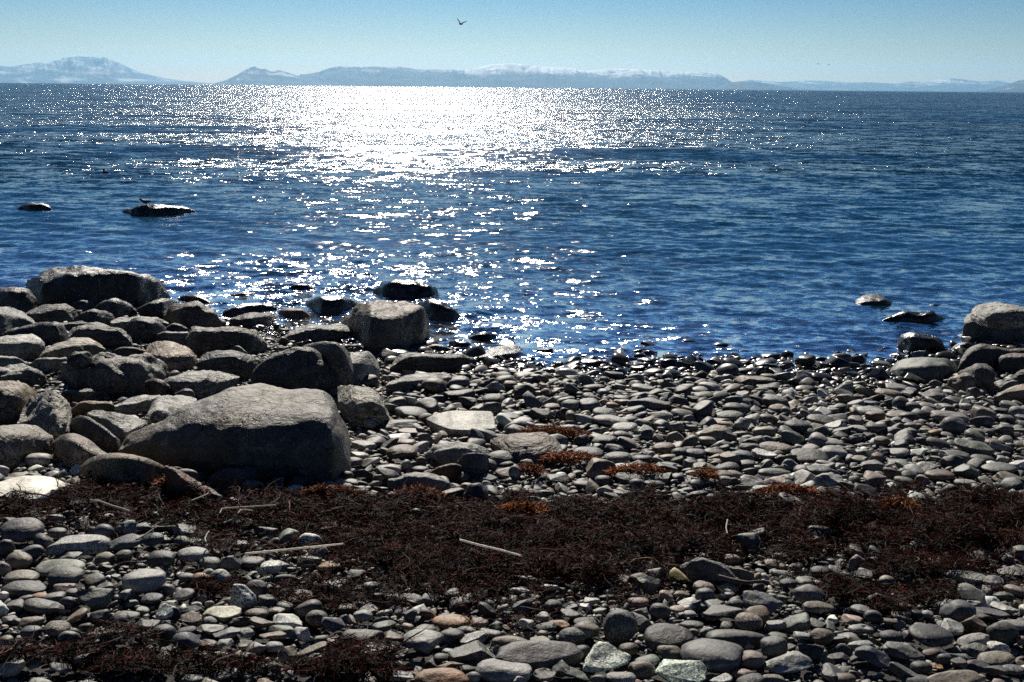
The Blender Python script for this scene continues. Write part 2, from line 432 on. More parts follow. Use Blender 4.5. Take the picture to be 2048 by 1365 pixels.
# ---------------------------------------------------------------- camera
cd = bpy.data.cameras.new('camera'); co = bpy.data.objects.new('camera', cd); COL.objects.link(co)
cd.sensor_width = 36; cd.lens = 36 * F_PX / 2048; cd.clip_start = 0.05; cd.clip_end = 100000
M = Matrix((RT, UP, -FWD)).transposed().to_4x4(); M.translation = Vector(CAM); co.matrix_world = M
SC.camera = co
SC.view_settings.view_transform = 'Standard'; SC.view_settings.look = 'None'; SC.view_settings.exposure = 0.35; SC.view_settings.gamma = 1.0
SC.cycles.use_denoising = False
SC.cycles.caustics_reflective = False; SC.cycles.caustics_refractive = False; SC.cycles.sample_clamp_indirect = 3.0
SC.cycles.max_bounces = 6; SC.cycles.volume_bounces = 1; SC.cycles.transparent_max_bounces = 8
SC.cycles.use_adaptive_sampling = False
# ---------------------------------------------------------------- stones and boulders
TINT = {'g': (.20, .20, .195), 'd': (.085, .085, .088), 'p': (.33, .33, .315), 'b': (.14, .155, .18), 't': (.27, .235, .18),
        'n': (.15, .108, .078), 'o': (.30, .155, .07), 'k': (.31, .235, .20), 'w': (.56, .56, .54), 'v': (.22, .25, .22), 'c': (.50, .46, .36), 'm': (.56, .61, .54)}
WORD = {'g': 'grey', 'd': 'dark grey', 'p': 'pale grey', 'b': 'blue-grey', 't': 'tan', 'n': 'brown', 'o': 'rust-orange', 'k': 'pinkish',
        'w': 'white', 'v': 'greenish grey', 'c': 'cream', 'm': 'pale greenish'}
TINT = {k: tuple(c * q for c, q in zip(v, np.array((1.0, 1.0, 0.95)) * {'p': .78, 'w': .95, 'm': .9, 'c': .9, 'k': .72, 'o': .85, 't': .66, 'n': .7}.get(k, .52))) for k, v in TINT.items()}
BLOCK = []            # footprints of the boulders (pebbles keep out of them)


def pts(s):
    return np.array([[float(a) for a in p.split(',')] for p in s.split()])


CROP = {'A': (0, 500, 2.9229), 'C': (0, 900, 2.9257), 'E': (680, 500, 2.9229), 'G': (1348, 500, 2.9229), 'I': (0, 80, 2.9229), 'Z': (1300, 1080, 8.904),
        'K1': (0, 1132, 5.851), 'K2': (340, 1132, 5.851), 'K3': (680, 1132, 5.851), 'K4': (1020, 1132, 5.851), 'K5': (1360, 1132, 5.851),
        'K6': (1698, 1132, 5.851), 'L1': (0, 1000, 5.851), 'L2': (340, 1000, 5.851), 'M1': (680, 740, 5.851), 'M2': (1020, 740, 5.851),
        'M3': (1360, 740, 5.851), 'M4': (1698, 740, 5.851)}


def crop_px(c, p):
    x0, y0, s = CROP[c]
    return np.asarray(p, float) / s + (x0, y0)


def boulder(crop, T, C, B, tint, label, short=None, mat=None, wet=0.0, lump=1.0, lean=0.35, soft=2, slope=0.0, name='boulder', cat='boulder', group=None, spot=None, lift=0.0):
    """A rock from its back edge T, the crest C between its top and its front, and its foot B."""
    T = crop_px(crop, pts(T)); B = crop_px(crop, pts(B))
    x0, x1 = T[0, 0], T[-1, 0]
    n = int(np.clip((x1 - x0) / 3.2, 18, 110)); M1, M2, M3 = 14, 12, 8
    e = np.linspace(0, 1, n); e = 0.5 - 0.5 * np.cos(np.pi * e) if n < 40 else 0.75 * e + 0.25 * (0.5 - 0.5 * np.cos(np.pi * e))
    u = x0 + (x1 - x0) * e
    yT = np.interp(u, T[:, 0], T[:, 1]); yB = np.interp(u, B[:, 0], B[:, 1])
    if C: 
        C = crop_px(crop, pts(C)); yC = np.interp(u, C[:, 0], C[:, 1])
    else: yC = yT + 0.16 * np.maximum(yB - yT, 0)
    k = np.array([1, 2, 1.0]) / 4
    sm = lambda a: np.concatenate([a[:1], np.convolve(a, k, 'valid'), a[-1:]])
    yT, yC, yB = sm(yT), sm(yC), sm(yB)
    yC = np.maximum(yC, yT + 0.3); yB = np.maximum(yB, yC + 0.3)
    gB = ground_hit(u, yB, lift)
    if not lift and gB[:, 2].mean() > 0.03: gB = ground_hit(u, yB, 0.045)
    dB, zB = gB[:, 1], gB[:, 2]
    rC, rT = ray(u, yC), ray(u, yT)
    dC = (dB + lean * (EYE - zB)) / (1 - lean * rC[:, 2]); dC = np.maximum(dC, dB + 0.004)
    zC = EYE + rC[:, 2] * dC
    dT = (EYE - zC + slope * dC) / (slope - rT[:, 2])
    wid = (rT[-1, 0] - rT[0, 0]) * dB.min()
    dT = np.clip(dT, dC + 0.01, dC + 0.8 * wid); zT = EYE + rT[:, 2] * dT
    P = lambda d, z: np.stack([rT[:, 0] * d, d, z], -1)
    h = np.maximum(zT - zB, 0.01)
    env = np.sin(np.pi * np.clip(e, 0, 1)) ** 0.5
    dK = dT + 0.12 * wid * env + 0.3 * h; zK = np.minimum(ground(rT[:, 0] * dK, dK) + lift - 0.05, zT - 0.35 * h)
    dU = dB + 0.06 * wid * env; zU = np.minimum(zB - 0.10 * wid * env - 0.02, np.where(lift > 0, 9, ground(rT[:, 0] * dU, dU) - 0.03))
    rows = [P(dU, zU)]
    for t in np.linspace(0, 1, M1, endpoint=False):
        bul = 0.10 * h * math.sin(math.pi * t) ** 0.8
        rows.append(P(dB + (dC - dB) * t - bul, zB + (zC - zB) * t))
    for t in np.linspace(0, 1, M2, endpoint=False):
        rows.append(P(dC + (dT - dC) * t, zC + (zT - zC) * t + 0.03 * h * math.sin(math.pi * t)))
    for t in np.linspace(0, 1, M3):
        rows.append(P(dT + (dK - dT) * t, zT + (zK - zT) * (t ** 1.8)))
    if lump <= 0.7 and mat is None: soft = soft + 5
    V = np.stack(rows, 1)                                  # n x m x 3
    m = V.shape[1]
    for _ in range(soft):
        W = V.copy()
        W[:, 1:-1] = 0.5 * V[:, 1:-1] + 0.25 * (V[:, :-2] + V[:, 2:])
        V = W.copy()
        V[1:-1] = 0.5 * W[1:-1] + 0.25 * (W[:-2] + W[2:])
    # uneven surface: shift along the local normal
    du = np.gradient(V, axis=0); dv = np.gradient(V, axis=1)
    N = np.cross(du, dv); N /= np.maximum(np.linalg.norm(N, axis=-1, keepdims=True), 1e-9)
    if (N[:, M1 + M2 // 2, 2].mean()) < 0: N = -N
    size = max(wid, 0.05); s = 1 / size
    sd = np.array([x0 * .01, x1 * .013, 3.1])
    A = fbm(V * s * 2.2 + sd, 3) * 0.022 + (0.5 - np.abs(fbm(V * s * 4.5 + sd + 9, 4))) * 0.02 + fbm(V * s * 16 + sd, 3) * 0.0035
    fade = np.minimum(1, np.minimum(np.arange(n), np.arange(n)[::-1]) / 3.0)[:, None]
    # chipped facets: quantised offsets along a few random planes
    fr_ = np.random.default_rng(int(abs(x0 * 7 + x1 * 3)))
    for _ in range(5):
        pn_ = fr_.normal(size=3); pn_ /= np.linalg.norm(pn_)
        ph_ = (V @ pn_) * s * fr_.uniform(2.0, 4.0) + fr_.uniform(0, 1) + 0.25 * noise3(V * s * 3 + sd)
        saw = np.abs(ph_ - np.floor(ph_) - 0.5) * 2
        A = A + 0.010 * (np.clip(saw * 1.8, 0, 1) - 0.6)
    V = V + N * (A * size * lump * fade)[..., None]
    foot = np.concatenate([V[:, 1, :2], V[::-1, M1 + M2, :2]]); BLOCK.append(foot)
    vv = V.reshape(-1, 3)
    f = grid_faces(n, m)
    caps = []
    for i, flip in ((0, False), (n - 1, True)):
        c = len(vv); vv = np.concatenate([vv, V[i].mean(0)[None]])
        a = i * m + np.arange(m); b = np.roll(a, -1)
        tri = np.stack([a, b, np.full(m, c)], -1); caps.append(tri[:, ::-1] if not flip else tri)
    bot = np.stack([np.arange(n - 1) * m, np.arange(1, n) * m, np.arange(1, n) * m + m - 1, np.arange(n - 1) * m + m - 1], -1)
    loc = np.array([vv[:, 0].mean(), dB.mean(), zB.min()])
    base = np.array(TINT[tint] if isinstance(tint, str) else [c * f for c, f in zip(tint, (0.74, 0.70, 0.62))])
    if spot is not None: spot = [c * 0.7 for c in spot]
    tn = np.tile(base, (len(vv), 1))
    if spot is not None:                                   # noisy patches of a second colour, stronger towards the top
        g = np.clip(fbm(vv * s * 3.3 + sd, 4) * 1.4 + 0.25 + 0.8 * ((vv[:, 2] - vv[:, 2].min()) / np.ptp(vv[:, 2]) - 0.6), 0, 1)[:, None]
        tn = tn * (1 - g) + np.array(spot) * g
    o = mesh_obj(name, vv, [f, np.concatenate(caps), bot], mat or MAT_BOULDER, loc=loc, attrs={'tint': tn, 'wet': np.full(len(vv), wet)})
    bm_ = bmesh.new(); bm_.from_mesh(o.data); bmesh.ops.recalc_face_normals(bm_, faces=bm_.faces[:]); bm_.to_mesh(o.data); bm_.free()
    tag(o, label, cat, group or 'boulders of the rocky shore')
    if short:
        LAND.append((short, float((x0 + x1) / 2), float(np.mean(yC) * .5 + np.mean(yB) * .5), float(x1 - x0)))
    return o


LAND = []             # things that other labels may refer to: (phrase, photo x, photo y, width)
GL = 'boulders along the waterline'
S_ = MAT_SLAB
R = boulder
R('A', '150,205 200,165 250,130 330,108 480,98 620,98 760,118 850,145 930,190 985,260', '150,222 220,180 330,150 480,135 620,140 760,150 850,170 930,205 985,262', '150,230 215,320 500,332 800,312 985,268',
  (.06, .06, .058), 'huge dark hump-backed boulder rising at the water, farthest back on the rocky shore', 'the huge dark hump-backed boulder', wet=.35, group=GL)
R('A', '-60,240 0,222 100,218 170,228 205,270 216,330', '-60,262 0,245 110,240 170,255 205,290 216,335', '-60,350 60,365 150,360 216,340', 'd', 'round dark boulder beside the hump-backed boulder, cut by the left picture edge', wet=.2, group=GL)
R('A', '145,372 200,345 280,318 400,315 405,340 480,355', '145,375 230,380 310,350 400,345 480,358', '145,378 230,405 360,418 480,375', 'g', 'flat-topped grey boulder in front of the huge hump-backed boulder', 'the flat-topped grey boulder', mat=S_)
R('A', '-60,330 0,328 80,338 150,375 225,440', '-60,370 0,375 80,390 150,410 225,443', '-60,500 0,495 100,455 225,446', 'g', 'smooth sloping grey boulder at the left edge, two rocks before the hump-backed one')
R('A', '8,495 60,465 130,442 240,422 330,418 385,440 395,490', '8,497 80,470 160,455 250,440 330,437 380,455 395,492', '8,500 60,508 200,505 330,530 395,500', 'd', 'long dark loaf-shaped boulder on the left, blunt at its right end', 'the dark loaf-shaped boulder', lump=.6)
R('A', '405,335 430,300 480,287 545,293 557,330', None, '405,345 480,355 557,340', 'd', 'small dark rock tucked at the foot of the huge hump-backed boulder')
R('A', '535,350 580,310 640,285 700,285 760,315 802,360', None, '535,355 660,392 802,365', 'd', 'dark dome-shaped boulder in front of the hump-backed boulder', 'the dark dome boulder', wet=.2)
R('A', '780,310 830,255 900,232 960,238 992,275 1000,290', None, '780,315 850,320 1000,295', 'd', 'black wet rock leaning on the right flank of the hump-backed boulder', wet=.8)
R('A', '808,348 860,308 930,287 990,282 1045,305', None, '808,360 880,385 960,390 1045,330', 'd', 'dark wedge-shaped boulder right of the dark dome boulder', wet=.3)
R('A', '1030,285 1070,265 1130,262 1200,285 1258,338', None, '1030,300 1150,330 1258,342', 'd', 'black sloping rock at the edge of the glittering shallows', wet=.8, group=GL)
R('A', '955,385 985,345 1060,318 1100,303 1170,318 1260,368 1322,430', '955,390 1000,365 1070,345 1110,330 1180,345 1260,390 1322,433', '955,395 1050,440 1200,460 1322,440', (.15, .13, .11), 'cracked brown-grey boulder with a pointed notch in its back', 'the cracked brown-grey boulder', lump=1.6)
R('A', '430,410 490,358 560,353 610,365 672,405', None, '430,420 560,445 672,415', 'd', 'jagged dark rock right of the flat-topped grey boulder', lump=1.8)
R('A', '645,430 690,395 800,388 900,395 985,425', '645,435 720,425 800,412 900,415 985,432', '645,445 750,450 985,440', 'p', 'flat pale slab behind a rounded dark stone in the rocky field', mat=S_)
R('A', '738,440 775,400 850,397 940,425 975,470', None, '738,460 800,505 900,515 975,480', 'd', 'rounded dark stone standing before the flat pale slab')
R('A', '955,468 1005,425 1060,437 1108,470', None, '955,475 1050,490 1108,475', 'd', 'small dark peaked rock below the cracked brown-grey boulder')
R('A', '390,520 430,447 550,443 720,460 750,500 778,565', '390,525 440,470 560,462 700,475 740,510 778,568', '390,535 500,550 650,560 778,575', 'g', 'broad grey slab with a shaded front and straight right end', 'the broad shaded grey slab', mat=S_, soft=2)
R('A', '350,428 480,422 570,430 645,452', '350,436 480,433 570,439 645,455', '350,442 480,446 645,462', 'p', 'thin bright ledge of stone behind the broad shaded grey slab', mat=S_)
R('A', '228,625 320,555 430,518 530,522 580,545 618,580', '228,628 330,585 450,555 540,555 618,583', '228,630 380,622 520,600 618,588', 't', 'tan-tinged grey boulder with a rounded sunlit back', 'the tan rounded boulder')
R('A', '-60,515 0,508 100,505 200,497 245,525 260,580', '-60,545 60,545 180,540 240,560 260,583', '-60,620 60,615 200,605 260,590', 'p', 'pale pitted boulder at the left edge above two lower pale rocks', 'the pale pitted boulder', lump=1.5)
R('A', '-60,625 60,622 120,635 162,668', None, '-60,680 60,682 162,672', 'p', 'low pale rock at the left edge under the pitted boulder')
R('A', '-60,700 30,682 140,677 200,700 268,745', '-60,720 40,705 140,700 200,715 268,748', '-60,775 80,770 200,770 268,750', 'v', 'greenish broken rock at the left edge with white patches', lump=1.8, spot=(.45, .45, .42))
R('A', '-60,780 0,768 110,767 170,790 215,830', '-60,810 0,825 90,820 150,840 215,832', '-60,975 60,970 130,950 215,840', (.17, .13, .09), 'brown-topped boulder with a dark front at the left edge', 'the brown-topped boulder', spot=(.26, .2, .13))
R('A', '170,665 240,635 390,630', None, '170,672 280,682 390,665', 'p', 'small pale slab left of the knobbly grey boulder')
R('A', '355,690 400,665 500,650 560,615 640,607 760,625 880,655 945,690 968,740', '355,695 420,690 520,682 640,672 760,675 880,690 968,745', '355,705 420,780 600,825 750,820 850,790 968,755', (.15, .152, .15), 'large knobbly grey boulder with a dark lump on its left shoulder', 'the large knobbly grey boulder', lump=1.9)
R('A', '388,640 430,603 520,592 540,625', None, '388,672 450,678 540,648', (.03, .03, .03), 'dark pitted lump of rock on the left shoulder of the knobbly boulder', lump=2, lift=0.22)
R('A', '665,590 720,567 800,572 850,590', None, '665,605 760,615 850,605', 'd', 'low dark wedge between the tan rounded boulder and the bright pinkish rock')
R('A', '838,625 862,550 940,530 1000,535 1080,560 1150,618', '838,630 900,620 980,630 1060,616 1150,622', '838,635 920,675 1000,695 1120,665 1152,630', (.46, .38, .32), 'bright pinkish-beige rock with a flat sunlit top', 'the bright pinkish-beige rock', mat=S_, lump=.8)
R('A', '1080,525 1125,453 1300,455 1420,465 1500,476 1562,548', '1080,530 1135,475 1300,478 1420,488 1495,500 1562,552', '1080,540 1130,590 1300,602 1450,592 1562,560', (.16, .16, .155), 'long slab-shaped boulder with a bright top edge and nearly black front', 'the long bright-edged slab', mat=S_, soft=2, lean=.2)
R('A', '895,500 985,475 1100,478', None, '895,510 1000,530 1100,520', 'p', 'thin pale sliver of rock left of the long bright-edged slab', mat=S_)
R('A', '1150,660 1185,603 1280,588 1380,592 1470,615 1530,645', '1150,665 1200,640 1300,620 1400,628 1530,650', '1150,675 1250,722 1400,730 1530,690', 'g', 'wide rounded boulder with curved bands across its face', 'the wide banded boulder', mat=S_, lump=.7)
R('A', '1465,745 1530,660 1580,615 1640,590 1730,573 1835,578 1870,620 1940,690 2008,780', '1465,750 1530,675 1580,632 1640,606 1730,590 1830,596 1870,640 1940,710 2008,783', '1465,765 1700,810 2008,800', (.11, .11, .112), 'dark pyramid-shaped boulder right behind the big domed boulder', 'the dark pyramid boulder', lean=.5)
R('A', '1735,582 1820,545 1930,535 2010,558 2050,600 2065,700', '1735,590 1830,560 1930,550 2010,575 2065,720', '1735,700 1950,800 2065,790', (.15, .15, .155), 'smooth upright grey boulder behind the dark pyramid boulder', 'the smooth upright boulder', lump=.6, lean=.15)
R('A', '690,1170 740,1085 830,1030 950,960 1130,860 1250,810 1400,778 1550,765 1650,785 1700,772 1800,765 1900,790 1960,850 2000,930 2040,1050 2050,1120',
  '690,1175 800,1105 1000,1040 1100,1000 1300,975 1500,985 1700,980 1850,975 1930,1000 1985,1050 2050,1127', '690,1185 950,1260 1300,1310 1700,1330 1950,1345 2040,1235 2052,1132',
  (.145, .142, .138), 'biggest boulder of the beach, a broad grey dome with an olive-brown top', 'the biggest domed boulder', spot=(.15, .128, .08), lump=.69, lean=.42, soft=10)
R('A', '100,1010 150,900 190,850 260,825 330,820 375,865 410,910 412,980', '100,1015 200,985 290,975 380,985 412,985', '100,1018 200,1030 310,1085 385,1065 412,990', (.42, .42, .40), 'pale tilted slab standing on edge with a knobbly right side', 'the pale tilted slab', mat=S_, lean=.9, lump=1.3)
R('A', '-80,1030 0,1018 130,1012 230,1030 310,1085', '-80,1090 0,1085 130,1080 230,1095 312,1100', '-80,1260 0,1250 150,1195 260,1145 312,1110', (.21, .2, .18), 'smooth brownish boulder at the left edge below the pale tilted slab', 'the smooth brownish boulder', spot=(.24, .2, .15), lump=.6)
R('A', '303,1125 340,1085 400,1064 450,1064 520,1100 590,1160 640,1200', '303,1135 360,1115 420,1115 500,1165 560,1195 640,1205', '303,1150 380,1232 480,1260 560,1240 640,1212', (.25, .21, .175), 'smooth pinkish-tan oval boulder sloping down to the right', 'the pinkish-tan oval boulder', lump=.35)
R('A', '405,1010 440,968 500,963 560,1000 640,1058 702,1112', '405,1020 445,985 500,985 560,1018 640,1072 702,1116', '405,1040 480,1090 600,1130 680,1150 702,1122', 'd', 'dark elongated boulder leaning against the biggest domed boulder', 'the dark leaning boulder', lump=.5)
R('A', '510,960 560,935 640,945 760,960 860,1010', '510,965 600,985 700,1035 760,1050 860,1015', '510,970 600,1010 690,1100 780,1062 862,1020', 'p', 'striped grey slab of layered rock behind the dark leaning boulder', 'the striped layered slab', mat=S_, lean=.8)
R('A', '668,910 760,865 850,848 940,850', '668,918 770,898 870,876 940,856', '668,940 780,928 880,898 940,862', 'p', 'narrow pale slab left of the half-hidden pale boulder', mat=S_)
R('A', '862,990 880,900 920,862 1000,848 1100,858 1150,872', '862,992 900,935 1000,945 1150,880', '862,995 950,995 1150,900', 'p', 'pale boulder half hidden behind the left shoulder of the biggest domed boulder', 'the half-hidden pale boulder', lean=.8)
R('A', '950,765 1080,718 1200,702 1300,720 1400,738', '950,775 1080,772 1200,760 1300,768 1400,745', '950,810 1060,838 1180,832 1300,800 1400,755', 'p', 'light grey layered slab between the knobbly boulder and the dark pyramid boulder', 'the light layered slab', mat=S_)
R('A', '355,832 480,815 620,820', '355,838 480,832 620,828', '355,850 480,862 620,835', 'g', 'thin flat slab under the large knobbly grey boulder', mat=S_)
R('A', '413,940 470,890 560,882 630,885 680,918', None, '413,950 530,955 680,928', (.25, .19, .11), 'low yellow-brown rock right of the pale tilted slab', 'the yellow-brown rock')
R('A', '845,770 900,750 960,765 995,800', None, '845,820 920,845 995,830', (.12, .08, .065), 'dark reddish rock at the right foot of the knobbly boulder')
R('A', '1018,840 1080,810 1125,815 1138,850', None, '1018,845 1080,865 1138,860', 'g', 'small grey peaked rock in front of the light layered slab')
R('A', '470,1265 520,1215 600,1190 700,1182 790,1195 870,1220 975,1275', '470,1280 530,1245 620,1220 720,1218 800,1226 870,1240 975,1280', '470,1290 560,1348 700,1376 850,1368 975,1300', (.2, .165, .115), 'long smooth dark boulder like a whale back, lying before the biggest domed boulder', 'the whale-backed dark boulder', lump=.3, spot=(.2, .17, .11))
R('C', '962,95 1040,110 1120,160 1200,205 1300,272', '962,105 1010,118 1080,172 1150,228 1300,276', '962,235 1050,272 1150,262 1300,281', (.085, .07, .06), 'dark wedge of rock with a rusty orange upper edge', 'the rust-edged dark wedge', lump=.7, lean=.25, spot=(.34, .13, .05))
R('A', '950,1272 1010,1264 1080,1270 1140,1295 1172,1325', None, '950,1300 1050,1326 1172,1335', 't', 'smooth pale-tan rounded stone peeping out behind the rust-edged wedge', lump=.3)
R('C', '-60,190 0,185 70,162 150,147 240,147 310,160 360,185 390,205', '-60,262 60,275 180,288 300,235 390,208', '-60,300 60,300 180,315 300,262 390,212', (.85, .85, .8), 'flat bright white stone at the left edge, half buried in seaweed', 'the flat white stone', lump=.35, lean=.6, slope=.02, mat=MAT_STONE)
R('C', '1222,155 1270,128 1360,108 1462,88 1515,130', '1222,160 1290,140 1370,122 1465,102 1515,134', '1222,172 1400,188 1500,170 1515,138', 'g', 'angular grey block at the foot of the biggest domed boulder', 'the angular grey block')
R('A', '1782,335 1820,288 1880,270 2000,273 2070,300 2090,330', None, '1782,345 1880,400 2000,390 2090,345', 'd', 'black wet boulder left of the big angular boulder at the shallows', 'the black wet boulder', wet=.9, group=GL)
R('A', '1298,375 1350,335 1480,310 1580,318 1620,345', None, '1298,400 1400,410 1620,370', 'd', 'long black rock at the water edge right of the cracked boulder', wet=.9, group=GL)
R('A', '1345,410 1430,372 1600,370 1645,395', '1345,412 1450,400 1600,385 1645,398', '1345,440 1450,467 1580,442 1645,405', 'g', 'flat grey slab next to the reddish-brown rock', mat=S_)
R('A', '1598,368 1650,345 1770,343 1826,400', None, '1598,375 1660,415 1740,430 1826,410', (.23, .13, .09), 'reddish-brown rock at the water edge', 'the reddish-brown rock')
R('A', '1645,525 1700,475 1800,440 1990,433 2060,460 2090,490', '1645,530 1710,500 1800,473 1950,462 2060,482 2090,495', '1645,540 1800,552 2000,537 2090,505', 'p', 'long tapering grey slab pointing at the big angular boulder', 'the long tapering slab', mat=S_)
R('A', '1668,235 1720,200 1780,195 1860,235', None, '1668,245 1760,255 1860,245', 'd', 'small black rock awash amid sun glitter, just behind the reddish-brown rock', wet=.9)
R('A', '1315,275 1400,250 1490,252 1512,270', None, '1315,285 1420,290 1512,280', 'd', 'low black rock awash amid sun glitter, nearest the hump-backed boulder', wet=.9)
R('A', '1318,590 1345,560 1395,557 1447,605', None, '1318,598 1380,612 1447,610', 'v', 'small rounded greenish rock sitting between the banded boulder and the bright-edged slab')
R('E', '-10,415 60,370 160,310 220,297 330,300 440,318 490,335 515,400 530,490', '-10,425 80,395 180,375 260,395 330,405 420,365 482,350 515,410 530,500', '-10,430 60,500 170,605 300,610 470,570 530,520', (.15, .14, .13), 'big angular boulder at the water with a pitted brown top', 'the big angular boulder', lump=1.5, spot=(.27, .2, .12), lean=.3, group=GL)
R('E', '192,225 240,205 300,180 420,175 490,200 560,220 582,260', None, '192,270 280,300 420,305 540,290 582,275', 'd', 'wet black boulder standing in the glitter behind the big angular boulder', 'the wet black boulder in the glitter', wet=1., lump=1.4, group=GL)
R('E', '440,320 500,295 560,295 640,325 690,360 710,410', None, '440,380 530,432 640,442 710,420', 'd', 'wet black boulder just right of the big angular boulder', wet=1., lump=1.2, group=GL)
R('E', '735,520 790,490 850,478 910,490 940,520', None, '735,540 850,560 940,530', 'd', 'low wet black rock in the shallows, farther from the big angular boulder', wet=1.)
R('E', '650,570 690,535 740,530 790,570', None, '650,590 720,600 790,585', 'd', 'low wet black rock in the shallows above the long shoreline slab', wet=1.)
R('E', '490,580 540,548 600,553 665,590', None, '490,602 580,614 665,605', 'n', 'small brown rock between the big angular boulder and the long shoreline slab', wet=.4)
R('E', '290,690 350,615 400,605 560,608 700,607 800,640', '290,695 360,640 420,626 560,630 700,626 800,645', '290,705 500,705 680,692 800,660', (.13, .13, .12), 'long low slab along the waterline right of the big angular boulder', 'the long shoreline slab', mat=S_, lump=.6)
R('E', '775,635 880,570 960,555 1040,555 1075,590 1080,610', '775,640 850,628 950,612 1060,600 1080,612', '775,655 900,662 1030,652 1080,620', (.12, .15, .16), 'flat wet slab washed by the water, glinting blue', 'the flat wet slab', wet=.7, mat=S_)
R('E', '0,565 60,550 120,555 155,590', None, '0,592 60,600 155,598', 'g', 'low grey rock wedged under the left foot of the big angular boulder')
R('E', '60,600 150,590 180,595 215,640 232,690', '60,660 150,660 200,672 232,700', '60,770 140,772 232,722', 'p', 'block-shaped boulder with a flat pale top, right of the smooth upright boulder', 'the flat-topped pale block', soft=2)
R('E', '-15,795 60,788 150,795 215,825 255,900 290,985', '-15,890 80,895 180,880 240,900 290,990', '-15,910 80,995 200,1008 290,1000', (.40, .39, .35), 'pale boulder with striped top, right behind the biggest domed boulder', 'the pale striped boulder', mat=S_, soft=2, lean=.25)
R('E', '505,985 560,958 640,940 700,936 890,944 905,970 908,1035', '505,990 560,1018 640,1048 760,1053 880,1046 908,1040', '505,993 560,1030 650,1060 780,1068 908,1052', (.42, .43, .41), 'flat pale slab lying level among the cobbles with a notched right end', 'the flat notched slab', mat=MAT_SPECK, lump=.25, lean=.3, slope=.0, soft=1)
R('E', '880,1110 940,1085 1040,1068 1200,1063 1270,1110 1320,1200', '880,1114 960,1125 1050,1135 1200,1130 1270,1150 1322,1202', '880,1120 1000,1222 1150,1227 1322,1208', (.24, .2, .17), 'brownish slab with dark and light bands tilted towards the viewer', 'the banded brown slab', mat=S_, lean=1.6, lump=.4)
R('E', '495,1195 580,1140 660,1120 760,1130 850,1165 880,1200', '495,1198 580,1172 660,1160 760,1165 880,1205', '495,1202 600,1235 720,1250 880,1222', 'p', 'pale boulder with a chipped crest in front of the flat notched slab', 'the pale chipped boulder')
R('E', '685,1240 720,1195 745,1186 765,1194 790,1180 850,1195 872,1230', '685,1245 720,1200 745,1192 765,1200 790,1187 850,1202 872,1236', '685,1270 760,1305 860,1288 872,1245', 'b', 'blue-grey upright block leaning on the pale chipped boulder', 'the blue-grey upright block', lean=.15, soft=2)
R('E', '522,1300 580,1262 660,1243 715,1255 722,1285', None, '522,1308 620,1322 722,1298', (.15, .085, .05), 'dark rust-brown long stone left of the blue-grey upright block', 'the rust-brown long stone', lump=.5)
R('E', '268,790 370,735 460,718 620,718 652,740', '268,795 380,765 480,760 600,750 652,745', '268,802 400,798 560,788 652,752', 'p', 'flat pale sunlit slab below the long shoreline slab', 'the flat sunlit slab', mat=S_, lump=.6)
R('E', '280,1350 400,1312 470,1300 560,1315 640,1365', '280,1355 400,1330 470,1326 560,1345 640,1370', '280,1365 400,1378 540,1388 640,1375', 'p', 'pale flat-backed boulder at the upper edge of the dark seaweed band', 'the pale flat-backed boulder')
R('G', '1045,325 1075,285 1110,258 1200,252 1240,280 1300,320', '1045,328 1090,305 1180,300 1240,296 1300,322', '1045,332 1120,348 1230,346 1300,328', 'd', 'dark flat-topped rock standing in the sea on the right, farthest out', 'the flat-topped sea rock', wet=.6, group=GL)
R('G', '1465,335 1500,318 1550,315 1588,335', None, '1465,345 1530,357 1588,345', 'd', 'small black rock just above the water behind the low sloping sea rock', wet=.9)
R('G', '1200,430 1260,388 1330,357 1400,360 1450,372 1500,362 1560,390 1620,415', None, '1200,438 1350,444 1500,448 1620,422', 'd', 'low sloping black rock awash with a sunlit wet back', 'the low sloping sea rock', wet=1., group=GL)
R('G', '1697,400 1720,378 1800,385 1900,400 2100,405', '1697,425 1750,412 1850,412 2100,415', '1697,535 1800,552 1950,562 2100,562', (.16, .17, .185), 'large squared boulder at the right edge carrying a flat cap rock', 'the large squared boulder', lean=.12, soft=2)
R('G', '1740,355 1760,325 1820,310 1900,308 2000,325 2060,345 2100,350', '1740,375 1800,380 1900,365 2000,358 2100,360', '1740,388 1850,412 2000,420 2100,420', 'p', 'pale flat cap rock resting on the large squared boulder', 'the pale cap rock', mat=S_, lift=.33)
R('G', '1660,690 1700,600 1750,560 1800,550 1900,568 2100,580', '1660,695 1720,605 1790,572 1900,586 2100,592', '1660,700 1780,700 2100,670', (.11, .105, .1), 'dark smooth boulder in front of the large squared boulder', 'the dark smooth right-hand boulder', lump=.6)
R('G', '1870,650 1890,625 1930,608 2100,605', None, '1870,662 1900,705 2100,705', (.1, .09, .08), 'dark loaf-shaped stone at the right edge, lying on the dark smooth boulder')
R('G', '1262,705 1290,665 1360,638 1480,625 1580,628 1640,650 1665,690', '1262,715 1310,695 1400,680 1500,676 1600,680 1665,700', '1262,725 1340,758 1480,778 1600,768 1665,712', 'v', 'oblong speckled grey boulder at the waterline on the right', 'the oblong speckled boulder', mat=MAT_SPECK, lump=.5)
R('G', '1660,720 1730,680 1800,662 1850,680 1880,720', '1660,724 1735,698 1800,686 1850,704 1880,725', '1660,738 1760,804 1880,792', (.12, .12, .11), 'round-backed dark boulder right of the oblong speckled boulder', 'the round-backed dark boulder')
R('G', '1600,765 1650,735 1710,718 1750,735 1775,790', None, '1600,780 1680,798 1775,802', 'k', 'pinkish pitted rock in front of the round-backed dark boulder', 'the pinkish pitted rock', lump=1.6)
R('G', '1970,750 2010,710 2100,690', None, '1970,772 2030,778 2100,778', 'g', 'striped grey rock cut by the right edge, above a pinkish-brown rock', mat=S_)
